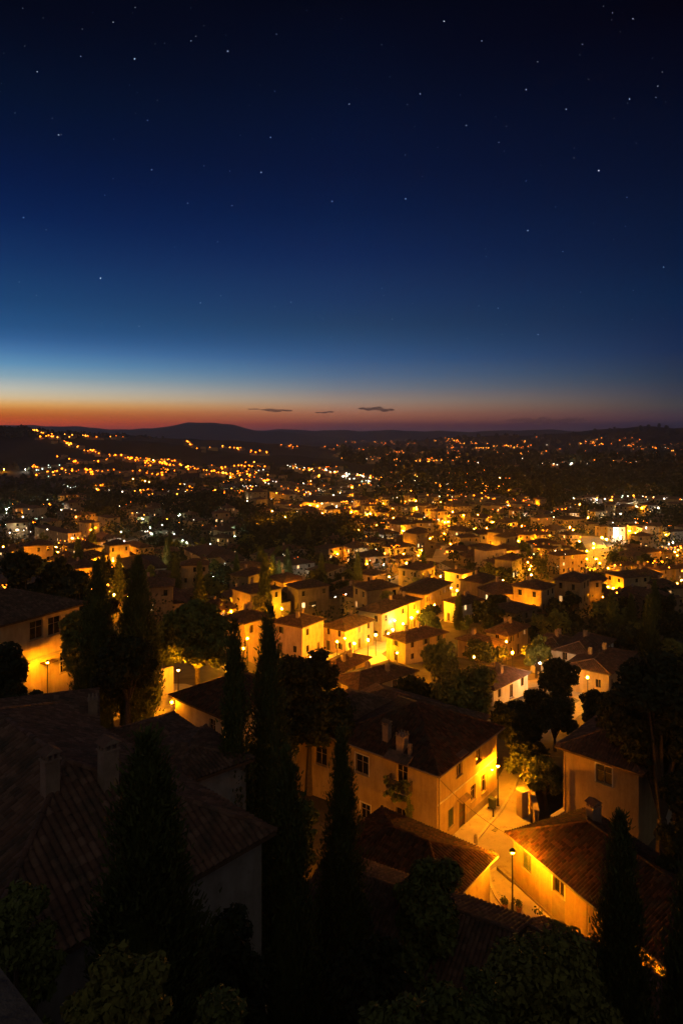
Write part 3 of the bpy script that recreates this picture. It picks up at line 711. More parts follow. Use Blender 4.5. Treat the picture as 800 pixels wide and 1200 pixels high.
# --- right house with long tiled roof
yawR = R(24.8); Zc = (23.7, 37.6)
def orr(px, py, w, h, k): return on_facade(Zc, 0, yawR, 'L', px, py, w, h, k)
opsR = {'L': [orr(654, 1036, 1.25, 1.75, 'surround'), orr(617, 1008, 1.0, 1.7, 'closed'), orr(760, 1135, 1.1, 1.5, 'win')]}
Hr, rR, FSr, PR = house('long_house', Zc, 0, yawR, 8.3, 22, 4.4, .48, .5, 'stucco_ochre', opsR, 'tile_red_dimmed')
tag(Hr, 'single storey cream house with long red tile roof beside the street lamp', 'house')
T = FSr['L']
m = MB(); m.tube([T(13.55, .1, -.2), T(13.55, .1, 4.1)], .06, 'metal_pipe', 6); m.obj('downpipe', Hr)
m = MB(); m.tube([T(-.5, .56, 4.18), T(22.5, .56, 4.18)], .07, 'metal_pipe', 6); m.obj('gutter', Hr)
m = MB(); u_ = opsR['L'][0][0]; m.box(u_ - .05, u_ + 1.3, .004, .03, .25, opsR['L'][0][1] - .1, 'stone_base', T); m.obj('apron_panel', Hr)
m = MB(); m.box(.1, 21.9, .004, .06, -1, .35, 'stone_base', T); m.obj('plinth', Hr)
for px, py, w, d, hh in ((695, 961, .95, .8, 1.6), (789, 1010, .75, .7, 1.6)):
    q = roof_point(Zc, 0, yawR, PR, px, py)
    if q: chimney(rR, q[0], q[1], q[2] - .6, q[2] + hh, w, d)

# --- house at the back right, with one shuttered window
yawQ = R(46.6); Qc = (26.6, 61.2)
opsQ = {'L': [on_facade(Qc, 0, yawQ, 'L', 707, 908, 1.5, 1.7, 'surround')]}
Hq, rQ, FSq, PQ = house('garden_house', Qc, 0, yawQ, 12, 7.1, 8.0, .44, .6, 'stucco_ochre', opsQ, 'tile_old')
tag(Hq, 'tall ochre house with a single framed window above the red roofed long house', 'house')
m = MB(); T = FSq['L']; m.tube([T(6.85, .12, -.2), T(6.85, .12, 7.6)], .06, 'metal_pipe', 6); m.obj('downpipe', Hq)
# white annexe to its right
Hx, _, _, _ = house('white_annexe', (31.5, 63.5), 0, R(46.6), 7, 5, 5.2, .3, .4, 'stucco_white', {'L': [(1.6, 2.6, 1.0, 1.3, 'win')], 'R': [(2, 2.6, 1, 1.3, 'win')]}, 'tile_old')
tag(Hx, 'small pale annexe half hidden by dark foliage right of the tall ochre house', 'outbuilding')

# --- near left: big hipped roof below the viewpoint
yawL = R(47.2); u_ = dirv(yawL); v_ = dirv(yawL + math.pi / 2)
K = Vector((-3.5, 30.0, 0)); Lc = K - u_ * 12
Hl, rL, FSl, PL = house('stone_house', (Lc.x, Lc.y), 13.5, yawL, 12, 20, 7.2, .50, .45, 'stucco_grey', {}, 'tile_old', tile_pitch=.30)
tag(Hl, 'near grey house with wide dark tile roof and two chimneys below the viewpoint', 'house')
for px, py, w, d, hh in ((59, 928, .60, .52, 1.75), (127, 920, .68, .58, 1.95)):
    q = roof_point((Lc.x, Lc.y), 13.5, yawL, PL, px, py)
    if q: chimney(rL, q[0], q[1], q[2] - .6, q[2] + hh, w, d)
# --- second near roof behind it, purple-grey old tiles, twin chimneys
c_ = pix(205, 900, 17.0)
Hm, rM, _, PM = house('upper_house', (-27, 36), 9.5, R(20), 13, 12, 9.0, .36, .5, 'stucco_grey', {}, 'tile_old')
tag(Hm, 'old dark roofed house with twin plastered chimneys behind the near grey house', 'house')
for px, py in ((109, 838), (118, 845)):
    q = roof_point((-27, 36), 9.5, R(20), PM, px, py)
    if q: chimney(rM, q[0], q[1], q[2] - .4, q[2] + 1.5, .6, .6, hat=False)
# --- small hip roof with lit wall strip
nc = (-12.3, 45.5)
Hn, rN, _, PN = house('cottage', nc, 9.0, R(40), 4.4, 7.0, 6.9, .34, .5, 'stucco_cream', {'R': [(2.6, 5.2, 1.0, 1.3, 'win')]}, 'tile_old')
tag(Hn, 'cottage with dark hip roof and a lamp lit upper wall between near roof and cypresses', 'house')
wall_lamp(212, 892, nc, 9.0, R(40), 'wall lamp under the eaves of the cottage beside the cypresses', 'bulb_o', .10, .9)
# lower dark flat-pitched roof before it
Ho2, _, _, _ = house('lean_to', (-9.9, 40.2), 7, R(40), 5, 5.5, 10.4, .2, .4, 'stucco_grey', {}, 'tile_old')
tag(Ho2, 'dark lean-to with very low roof in front of the lamp lit cottage', 'outbuilding')
# --- ochre roof left of the cypresses with wall below
Hk, rK, _, PK = house('corner_house', (-11.6, 66.4), 7.2, R(49), 9, 7.6, 3.6, .42, .5, 'stucco_cream', {'L': [(1.0, .9, 1.0, 1.7, 'win')]}, 'tile_red')
wall_lamp_L = on_facade((-11.6, 66.4), 7.2, R(49), 'L', 212, 829, 0, 0, '')
fl_ = facades(30, 30)['L']; Lx = empty('wall_lamp', (-11.6, 66.4, 7.2), R(49)); c_ = fl_(7.45, .55, 2.9)
m = MB(); m.tube([fl_(7.45, .02, 3.0), fl_(7.45, .35, 3.15), fl_(7.45, .55, 3.1)], .02, 'metal_dark', 5); m.obj('bracket', Lx); link('bulb', spheres_mesh('bulb', [c_], [.13], [0], ['bulb_wall'], 2), Lx); tag(Lx, 'wall lamp at the street corner of the pale house with rusty roof', 'wall lamp')
tag(Hk, 'pale house with rusty tile roof at the bend of the upper street', 'house')

# --- big house upper left
yawP = R(60.3); Pc = (-39.2, 72.0)
zP = 7.0
opsP = {'R': [on_facade(Pc, zP, yawP, 'R', 43, 738, 1.7, 2.1, 'win'), on_facade(Pc, zP, yawP, 'R', 64, 733, 1.7, 2.1, 'win'), on_facade(Pc, zP, yawP, 'R', 75, 781, 1.0, 1.4, 'surround'), on_facade(Pc, zP, yawP, 'R', 75, 769, 1.0, 1.0, 'win')]}
Hp, rP, FSp, PP = house('villa', Pc, zP, yawP, 14, 11, 10.3, .35, .8, 'stucco_cream', opsP, 'tile_old')
tag(Hp, 'tall cream villa with dark roof above a lamp lit corner and jutting upper floor', 'house')
m = MB(); T = FSp['R']; m.box(-.02, 14.1, .004, .22, 4.75, 5.05, 'stucco_grey', T); m.obj('ledge', Hp)
m = MB(); m.box(8.5, 10.2, .004, 1.0, 4.2, 4.32, 'wood', T); m.obj('awning', Hp)

# --- foreground dark roofs below the street
p1 = Vector((9.5, 38.5, 0)); p0 = Vector((-1.0, 44.6, 0)); dd = (p1 - p0).normalized(); nn = Vector((-dd.y, dd.x, 0))
yw = math.atan2(dd.y, dd.x)
c1 = p0 - nn * 3.4
H1, _, _, _ = house('foreground_house', (c1.x, c1.y), 2.5, yw, (p1 - p0).length, 6.8, 6.0, .42, .4, 'stucco_grey', {}, 'tile_old', gable=True)
tag(H1, 'unlit gabled house whose roof edge hides the lower end of the street', 'house')
p0 = Vector((10.9, 40.4, 0)); p1 = Vector((17.6, 34.2, 0)); dd = (p1 - p0).normalized(); nn = Vector((-dd.y, dd.x, 0)); c1 = p0 - nn * 2.6
H2, _, _, _ = house('garden_shed', (c1.x, c1.y), 2.5, math.atan2(dd.y, dd.x), (p1 - p0).length, 5.2, 5.3, .42, .4, 'stucco_grey', {}, 'tile_old', gable=True)
tag(H2, 'dark pitched shed roof just below the lamp lit island of pavement', 'shed')

# ------------------------------------------------------------------ the street
def sheet(name, pts, z, mat, th=0, kind='structure'):
    m = MB(); top = [(x, y, z) for x, y in pts]; m.poly(top, mat)
    if th:
        for i in range(len(pts)):
            a, b = pts[i], pts[(i + 1) % len(pts)]; m.poly([(a[0], a[1], z - th), (b[0], b[1], z - th), (b[0], b[1], z), (a[0], a[1], z)], mat)
    o = m.obj(name); tag(o, kind=kind); return o
sheet('street', [(11.3, 46), (19, 46), (18, 52), (17, 60), (18.5, 67), (20.8, 73), (22.6, 77.5), (18.4, 77.5), (15.5, 72), (9, 64), (11, 58)], .03, 'asphalt')
G = lambda px, py, z: pix(px, py, z)
kr = [G(554.6, 990, .14), G(556.5, 985, .14), G(572, 966, .14), G(586.7, 948.7, .14), G(600.5, 926, .14), G(606, 912, .14)]
def onC(s, off=0.0): v = Vector((C0[0], C0[1], 0)) + d1 * s - d2 * off; return (v.x, v.y)
sheet('pavement', kr + [onC(17, -.2), onC(12.2, .02), onC(0, .02), onC(-.5, 1.2)], .14, 'pavement', .3)
def kerb(name, pts, z, w=.26):
    m = MB()
    for a, b in zip(pts, pts[1:]):
        a, b = Vector((*a, 0)), Vector((*b, 0)); d = (b - a).normalized(); n = Vector((-d.y, d.x, 0)) * w / 2; L = (b - a).length; k = max(1, int(L / .9))
        for i in range(k):
            p, q = a + d * (L * i / k + .01), a + d * (L * (i + 1) / k - .01)
            P = [p - n, q - n, q + n, p + n]; m.hexa([(v.x, v.y, -.1) for v in P] + [(v.x, v.y, z) for v in P], 'kerb')
    o = m.obj(name); tag(o, kind='structure'); return o
kerb('kerb', kr, .15)
isl = [(13.6, 59.6), (12.75, 58.9), (12.5, 57.7), (12.65, 55.9), (13.1, 54.3), (14.0, 52.9), (15.5, 50.8), (17.2, 48)]
sheet('pavement_island', isl + [(18.6, 48.3), (14.5, 57.6)], .14, 'pavement', .3)
kerb('kerb_island', isl, .15)
# yard behind the garden wall
sheet('yard', [(20.3, 66), (30, 60), (34, 72), (24, 78), (22.0, 73)], .05, 'ground')

def bulb_lamp(name, base, h, label, strength='bulb_street', r=.13, group=None, arm=0):
    L = empty(name, base)
    m = MB(); m.lathe([(.16, -.3), (.16, .06), (.11, .1), (.10, .7), (.06, .78), (.05, h - .35), (.04, h - .16)], 'metal_dark', 10); m.obj('pole', L)
    m = MB(); m.lathe([(.03, h - .2), (.12, h - .15), (.13, h - .13)], 'metal_dark', 10); m.lathe([(.25, h + .055), (.24, h + .1), (.10, h + .25), (.0, h + .3)], 'metal_dark', 16)
    for k in range(3):
        a = k * 2.094; m.tube([(math.cos(a) * .12, math.sin(a) * .12, h - .14), (math.cos(a) * .22, math.sin(a) * .22, h + .1)], .008, 'metal_dark', 4)
    m.obj('lantern', L)
    link('bulb', spheres_mesh('bulb', [(0, 0, h)], [r], [0], [strength], 2), L); tag(L, label, 'street lamp', group); return L
b1 = (*G(600, 1068, .14), .14); hh = CZ - (998 - HY) / F * b1[1] - .14
bulb_lamp('street_lamp', b1, hh, 'tall street lamp on the pavement island beside the long red roofed house')
b2 = (*G(583, 944, .14), .14); h2 = CZ - (897 - HY) / F * b2[1] - .14
bulb_lamp('street_lamp', b2, h2, 'street lamp at the far corner of the large ochre house')

b3 = (18.6, 43.5, tz(18.6, 43.5)); bulb_lamp('street_lamp', b3, 3.1, 'street lamp hidden by the cypress in front of the long house', 'bulb_upper', .11)
def pot_plant(x, y, z, label, s=1.0, seed=0):
    p = empty('potted_plant', (x, y, z)); m = MB(); m.lathe([(.12 * s, 0), (.18 * s, .3 * s), (.2 * s, .3 * s), (.2 * s, .34 * s), (.15 * s, .33 * s), (0, .3 * s)], 'terracotta_pot', 10); m.obj('pot', p)
    rg = np.random.default_rng(seed); Q = leaf_cloud([(rg.normal() * .12 * s, rg.normal() * .12 * s, (.45 + .25 * rg.uniform()) * s) for _ in range(8)], [.16 * s] * 8, 260, .1, rg)
    link('foliage', quads_mesh('foliage', Q, 'leaf_green'), p); tag(p, label, 'plant'); return p
pot_plant(b1[0] - .55, b1[1] + .15, .14, 'potted plant standing left of the island street lamp foot', 1.2, 1)
pot_plant(b1[0] + .5, b1[1] - .1, .14, 'potted plant standing right of the island street lamp foot', 1.2, 2)
for px, py, z, lab, w in ((557, 989, .03, 'stone bollard at the corner kerb below the large ochre house', .2), (577.5, 957, .14, 'short dark bollard standing on the pavement before the ochre house door', .1)):
    x, y = G(px, py, z); m = MB(); m.lathe([(w, 0), (w, .1), (w * .85, .12), (w * .75, .7), (w * .8, .75), (w * .5, .88), (0, .92)], 'stone' if w > .15 else 'metal_dark', 10); o = m.obj('bollard', None, (x, y, z)); tag(o, lab, 'bollard')
def rubble_wall(name, pts, w, h, mat, label, kind=None, cap=None, zf=0.0, cat='wall'):
    """wall of rough stones along a line"""
    m = MB(); rnd = random.Random(len(label))
    for a, b in zip(pts, pts[1:]):
        a, b = Vector((*a, 0)), Vector((*b, 0)); d = (b - a).normalized(); n = Vector((-d.y, d.x, 0)); L = (b - a).length; rows = max(1, int(h / .28))
        for r in range(rows):
            u = 0 if r % 2 else -.2
            while u < L:
                l = rnd.uniform(.3, .6); u2 = min(u + l, L); ua = max(u, 0)
                if u2 - ua > .06:
                    P = []
                    for zz in (r * h / rows, (r + 1) * h / rows - .015):
                        for s, uu in ((-1, ua), (-1, u2 - .015), (1, u2 - .015), (1, ua)):
                            q = a + d * uu + n * s * (w / 2 + rnd.uniform(-.03, .02)); P.append((q.x, q.y, zf + zz + rnd.uniform(-.008, .008)))
                    m.hexa(P, mat)
                u += l
        q0, q1 = a + n * (w / 2 - .05), a - n * (w / 2 - .05); r0, r1 = b + n * (w / 2 - .05), b - n * (w / 2 - .05)
        m.hexa([(q.x, q.y, zf - .4) for q in (q1, r1, r0, q0)] + [(q.x, q.y, zf + h - .03) for q in (q1, r1, r0, q0)], mat)
        if cap:
            c0, c1, c2, c3 = a - n * (w / 2 + .06), b - n * (w / 2 + .06), b + n * (w / 2 + .06), a + n * (w / 2 + .06)
            m.hexa([(q.x, q.y, zf + h + .003) for q in (c0, c1, c2, c3)] + [(q.x, q.y, zf + h + .1) for q in (c0, c1, c2, c3)], cap)
    o = m.obj(name); tag(o, label, cat, kind=kind); return o
rubble_wall('garden_wall', [(18.6, 65.2), (19.3, 69.5), (21.0, 75)], .4, 1.9, 'stone', 'rough stone garden wall across the lane from the large ochre house', cap='stone_base')
rubble_wall('low_wall', [(13.6, 59.3), (14.6, 57.4)], .45, .45, 'stone', 'crumbled low stone wall at the tip of the pavement island')
rubble_wall('terrace_wall', [(20.0, 64.9), (23.2, 67.6), (27.5, 66.6)], .35, 1.5, 'stone', 'pale stone terrace wall in front of the tall ochre house', cap='kerb')
m = MB(); m.box(0, .8, 0, .8, -.3, 2.5, 'stucco_cream'); m.box(-.08, .88, -.08, .88, 2.503, 2.62, 'kerb'); o = m.obj('gate_pillar', None, (17.75, 67.3, 0), R(25)); tag(o, 'plastered gate pillar at the end of the rough stone garden wall', 'pillar')

def cable(a, b, sag, label, r=.018):
    a, b = Vector(a), Vector(b); m = MB(); m.tube([tuple(a.lerp(b, t / 14) - Vector((0, 0, sag * 4 * (t / 14) * (1 - t / 14)))) for t in range(15)], r, 'metal_dark', 4); o = m.obj('overhead_cable'); tag(o, label, 'cable')
q1 = FSc['R'](11.8, .1, 6.6); q1 = Matrix.Rotation(yawC, 3, 'Z') @ Vector(q1) + Vector((C0[0], C0[1], 0))
q2 = Matrix.Rotation(yawQ, 3, 'Z') @ Vector(FSq['L'](6.9, .1, 6.8)) + Vector((Qc[0], Qc[1], 0))
cable(q1, q2, .6, 'thin cable slung across the lane between the large and the tall ochre house')
q3 = Matrix.Rotation(yawC, 3, 'Z') @ Vector(FSc['R'](.4, .1, 6.3)) + Vector((C0[0], C0[1], 0)); q4 = Matrix.Rotation(yawR, 3, 'Z') @ Vector(FSr['L'](21.6, .1, 4.1)) + Vector((Zc[0], Zc[1], 0))
cable(q3, q4, .5, 'thin cable from the large ochre house corner down to the long house')
m = MB(); m.lathe([(.0, .0), (.33, .0), (.33, .012), (.0, .012)], 'metal_dark', 16); o = m.obj('manhole_cover', None, (13.6, 62.0, .034)); tag(o, 'round iron cover in the middle of the lamp lit lane', 'manhole cover')
m = MB()
for i in range(7): m.box(-.3, .3, -.2 + i * .06, -.17 + i * .06, 0, .012, 'metal_dark')
m.box(-.34, -.3, -.24, .24, 0, .014, 'metal_dark'); m.box(.3, .34, -.24, .24, 0, .014, 'metal_dark'); o = m.obj('drain_grate', None, (14.7, 65.4, .034), R(50)); tag(o, 'small iron drain grate beside the kerb of the lane', 'drain')
for x_, y_, lab, cc in ((15.2, 68.9, 'dark wheeled bin against the street wall of the large ochre house', 'shutter_green'),):
    e_ = empty('wheelie_bin', (x_, y_, .14), yawC); m = MB(); m.hexa([(-.22, -.25, .06), (.22, -.25, .06), (.22, .25, .06), (-.22, .25, .06), (-.28, -.33, .95), (.28, -.33, .95), (.28, .33, .95), (-.28, .33, .95)], cc); m.obj('body', e_)
    m = MB(); m.hexa([(-.3, -.36, .955), (.3, -.36, .955), (.3, .35, .955), (-.3, .35, .955), (-.27, -.3, 1.03), (.27, -.3, 1.03), (.27, .3, 1.08), (-.27, .3, 1.08)], cc); m.obj('lid', e_)
    for sx in (-1, 1):
        m = MB(); m.tube([(sx * .24, .27, .1), (sx * .3, .27, .1)], .1, 'metal_dark', 12); m.obj('wheel', e_)
    tag(e_, lab, 'bin')
# ------------------------------------------------------------------ upper-left street
m = MB()
def ribbon(name, pts, w, mat, lift=.06, kind='structure'):
    m = MB(); P = []
    for (ax, ay), (bx, by) in zip(pts, pts[1:]):
        L = math.hypot(bx - ax, by - ay); k = max(1, int(L / 2.0))
        for i in range(k): P.append((ax + (bx - ax) * i / k, ay + (by - ay) * i / k))
    P.append(pts[-1]); rows = []
    for i, p in enumerate(P):
        a = P[max(0, i - 1)]; b = P[min(len(P) - 1, i + 1)]; L = math.hypot(b[0] - a[0], b[1] - a[1]) + 1e-6; nx, ny = -(b[1] - a[1]) / L, (b[0] - a[0]) / L
        rows.append([(p[0] + nx * w * s, p[1] + ny * w * s, tz(p[0] + nx * w * s, p[1] + ny * w * s) + lift) for s in (-.5, -.25, 0, .25, .5)])
    for a, b in zip(rows, rows[1:]):
        for k in range(4): m.poly([a[k], a[k + 1], b[k + 1], b[k]], mat, smooth=True)
    LANES.extend([(p[0], p[1], w * .5 + .5) for p in P[::2]])
    o = m.obj(name); tag(o, kind=kind); return o
LANES = []
def gp(px, py, h=0): q = march(px, py, h, 40); return (q[0], q[1])
ribbon('upper_street', [gp(75, 812), gp(120, 838), gp(160, 842), gp(200, 828), gp(232, 806)], 6.5, 'asphalt', .12)
q = march(209, 785, 4.3, 50); L2 = bulb_lamp('street_lamp', (q[0], q[1], q[2]), 4.3, 'street lamp among trees above the bend of the upper street', 'bulb_street', .13)
q = march(56, 776, 4.6, 50); bulb_lamp('street_lamp', (q[0], q[1], q[2]), 4.6, 'street lamp before the lower wall of the tall cream villa', 'bulb_upper', .12)
a_, b_ = gp(156, 828), gp(202, 812)
m = MB(); A3, B3 = Vector((*a_, tz(*a_))), Vector((*b_, tz(*b_))); d = (B3 - A3).normalized(); n = Vector((-d.y, d.x, 0)) * .2
m.hexa([tuple(v) for v in (A3 - n - Vector((0, 0, 1)), B3 - n - Vector((0, 0, 1)), B3 + n - Vector((0, 0, 1)), A3 + n - Vector((0, 0, 1)))] + [tuple(v + Vector((0, 0, 3.2))) for v in (A3 - n, B3 - n, B3 + n, A3 + n)], 'stucco_white')
o = m.obj('retaining_wall'); tag(o, 'bright plastered retaining wall beside the upper street lamp', 'wall')
q = march(200, 830, 0, 50)
# parapet at the viewpoint
m = MB(); m.box(-3, 6, 0, .9, -2.2, 0, 'stone'); m.box(-3.05, 6.05, -.05, .95, .003, .09, 'stone_dark')
o = m.obj('parapet', None, (-1.27, 2.89, 35.33), math.atan2(.28, -.31)); tag(o, 'corner of a stone parapet at the viewpoint', 'wall')

# ------------------------------------------------------------------ near trees
def cy(px, py_tip, Y, wpx, seed, label, n=15000, leaf=.2, ragged=.22, spread=0, mat='leaf_cypress', grp='tall dark cypresses'):
    x = (px - 400) / F * Y; zt = CZ - (py_tip - HY) / F * Y; zb = tz(x, Y); h = zt - zb
    put_tree('cypress', cypress_mesh(h, wpx / F * Y / 2, seed, n, leaf, mat, ragged, spread), (x, Y, zb), seed, label, 'cypress', grp)
cy(172, 862, 19, 138, 11, 'broad green cypress in front of the near grey house', 42000, .17, .3, .25, 'leaf_cypress')
cy(275, 728, 44, 60, 12, 'tall slim cypress, left one of the close pair', 16000, .26)
cy(315, 708, 46, 76, 13, 'tall cypress, thicker right one of the close pair', 18000, .26)
cy(336, 880, 31, 70, 14, 'dark cypress below the narrow ochre adjoining house', 18000, .2)
cy(400, 855, 39, 66, 15, 'pointed cypress standing before the front wall of the large ochre house', 22000, .2)
cy(727, 955, 31, 62, 16, 'cypress overlapping the long red tile roof', 20000, .2, .3)
cy(812, 1000, 24, 60, 17, 'cypress cut by the frame edge at the corner of the long house', 16000, .2, .3)
cy(114, 660, 70, 54, 18, 'cypress beside the tall cream villa with lamp lit bush at its foot', 14000, .32)
cy(161, 653, 72, 58, 19, 'cypress standing right of the villa cypress, above the upper street', 15000, .32)
cy(310, 650, 150, 20, 20, 'lone distant cypress beside the white floodlit house', 5000, .5)
tk = [0]
def tr(px, py_top, py_base_y, Y, wpx, seed, label, mat='leaf_green', n=12000, leaf=.26, th=.3, name='tree', zb=None, squash=.8):
    x = (px - 400) / F * Y; zt = CZ - (py_top - HY) / F * Y; zb = tz(x, Y) if zb is None else zb; h = max(zt - zb, 1.2)
    put_tree(name, limb_tree(h, wpx / F * Y / 2, seed, n, leaf, mat, squash, th), (x, Y, zb), seed * 1.3, label, 'tree' if name == 'tree' else 'bush', 'broad leaved trees and bushes near the viewpoint')
tr(108, 1105, 0, 11, 150, 31, 'yellow green bush in the bottom corner below the broad cypress', 'leaf_olive', 16000, .10, .2, 'bush')
tr(15, 1010, 0, 17, 110, 32, 'dim shrub growing over the lower edge of the near tiled roof', 'leaf_green', 12000, .13, .2, 'bush')
tr(262, 1120, 0, 14, 110, 33, 'dark bush right of the yellow green bush', 'leaf_green', 12000, .11, .2, 'bush')
tr(268, 1072, 0, 23, 110, 67, 'dark tree hiding the foot of the near grey house wall', 'leaf_dark', 12000, .17, .25)
tr(450, 1150, 0, 13, 120, 34, 'low dark bush at the bottom centre of the slope', 'leaf_green', 12000, .11, .2, 'bush')
tr(640, 1105, 0, 21, 190, 35, 'large olive green tree crown below the garden shed roof', 'leaf_olive', 24000, .14, .25)
tr(545, 1130, 0, 18, 120, 36, 'dark tree crown beside the large olive green one', 'leaf_green', 14000, .14, .25)
tr(505, 1003, 0, 39, 105, 37, 'dark fig like tree in front of the ragged annex roof', 'leaf_green', 13000, .24, .3)
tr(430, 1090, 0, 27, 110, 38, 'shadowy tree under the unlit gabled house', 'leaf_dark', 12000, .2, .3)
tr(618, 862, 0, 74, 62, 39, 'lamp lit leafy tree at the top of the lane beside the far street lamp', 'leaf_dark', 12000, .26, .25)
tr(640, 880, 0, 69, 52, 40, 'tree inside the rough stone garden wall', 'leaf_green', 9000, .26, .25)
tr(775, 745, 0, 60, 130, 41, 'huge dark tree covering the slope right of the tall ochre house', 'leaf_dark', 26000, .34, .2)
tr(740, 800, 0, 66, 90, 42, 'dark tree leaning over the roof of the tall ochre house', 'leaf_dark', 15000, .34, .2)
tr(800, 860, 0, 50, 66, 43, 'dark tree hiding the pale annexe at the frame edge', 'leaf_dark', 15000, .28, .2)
tr(232, 694, 0, 82, 90, 44, 'large round tree lit from below by the upper street lamp', 'leaf_green', 20000, .36, .3)
tr(196, 718, 0, 88, 60, 45, 'tree behind the bright plastered retaining wall', 'leaf_green', 12000, .36, .3)
tr(92, 700, 0, 77, 50, 46, 'orange lit bushy tree between villa and cypress', 'leaf_olive', 14000, .3, .12)
tr(150, 742, 0, 66, 78, 47, 'dark spreading tree in front of the upper street with visible trunk', 'leaf_dark', 14000, .32, .4)
tr(212, 826, 0, 50, 32, 48, 'small round dark tree beside the lamp lit cottage', 'leaf_dark', 5000, .2, .25)
tr(2, 742, 0, 58, 84, 49, 'dark tree mass in front of the tall cream villa', 'leaf_dark', 18000, .3, .2)
tr(30, 800, 0, 54, 66, 50, 'dark rounded bush below the villa street lamp', 'leaf_dark', 9000, .3, .2, 'bush')
tr(362, 752, 0, 72, 105, 51, 'wide dark tree between the close cypress pair and the roofs', 'leaf_dark', 20000, .34, .3)
tr(352, 905, 0, 52, 55, 52, 'shrubby tree beside the narrow ochre adjoining house', 'leaf_green', 8000, .24, .3)
tr(540, 785, 0, 88, 95, 53, 'dim olive tree behind the roof of the large ochre house', 'leaf_olive', 16000, .34, .3)
tr(478, 790, 0, 92, 60, 54, 'dark tree behind the ridge of the large ochre house', 'leaf_dark', 9000, .34, .3)
tr(610, 830, 0, 84, 60, 55, 'dark tree above the far end of the lane', 'leaf_dark', 9000, .34, .3)
tr(655, 768, 0, 96, 56, 56, 'dark round tree in front of the paired white houses', 'leaf_dark', 9000, .36, .3)
tr(305, 683, 0, 140, 22, 57, 'yellow lit round tree near the lone distant cypress', 'leaf_olive', 4000, .5, .3)
tr(515, 750, 0, 118, 52, 58, 'olive tree before the low house with the wide gable', 'leaf_olive', 9000, .42, .25)
tr(455, 690, 0, 172, 24, 59, 'dim tree behind the green lit terrace', 'leaf_olive', 4000, .6, .25)
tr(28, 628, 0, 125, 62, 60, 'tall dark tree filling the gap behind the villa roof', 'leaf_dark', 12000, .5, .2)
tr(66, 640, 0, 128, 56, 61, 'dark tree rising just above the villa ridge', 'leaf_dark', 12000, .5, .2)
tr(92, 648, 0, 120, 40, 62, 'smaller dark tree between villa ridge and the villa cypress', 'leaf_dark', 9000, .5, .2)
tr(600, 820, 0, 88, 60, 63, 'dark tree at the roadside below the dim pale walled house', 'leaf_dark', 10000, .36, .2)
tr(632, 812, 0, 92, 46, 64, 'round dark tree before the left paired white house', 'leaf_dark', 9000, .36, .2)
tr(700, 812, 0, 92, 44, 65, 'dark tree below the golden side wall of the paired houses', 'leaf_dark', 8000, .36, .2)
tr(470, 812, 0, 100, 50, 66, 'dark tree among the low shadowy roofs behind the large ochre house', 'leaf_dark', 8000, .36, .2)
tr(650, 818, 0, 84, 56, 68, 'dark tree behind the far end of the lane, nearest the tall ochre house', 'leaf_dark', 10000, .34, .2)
# bare twiggy shrub by the shed roof
for k_, (px, py, Y, lab) in enumerate(((652, 1068, 36, 'sparse twiggy shrub sprouting over the shed roof before the long house wall'), (690, 1098, 33.5, 'thin straggling shrub below the long house window'))):
    x = (px - 400) / F * Y; zt = CZ - (py - HY) / F * Y; rg = np.random.default_rng(k_ + 5); mb = MB(); ends = []
    for i in range(9):
        a = rg.uniform(0, 6.28); e = (math.cos(a) * rg.uniform(.3, 1.0), math.sin(a) * .6, rg.uniform(1.3, 3.0)); mid = (e[0] * .4, e[1] * .4, e[2] * .55)
        mb.tube([(0, 0, -.8), mid, e], [.04, .025, .008], 'bark', 4, False); ends += [e, mid]
    t = empty('shrub', (x, Y, zt - 3.0)); mb.obj('stem', t); link('foliage', quads_mesh('foliage', leaf_cloud(ends, [.28] * len(ends), 330, .13, rg), 'leaf_green'), t); tag(t, lab, 'shrub')

# ------------------------------------------------------------------ yard lamp beside the annex
yb = (-4.6, 54.5); bulb_lamp('street_lamp', (*yb, tz(*yb)), 4.2, 'street lamp hidden by cypresses in the yard left of the ragged annex', 'bulb_yard', .12)

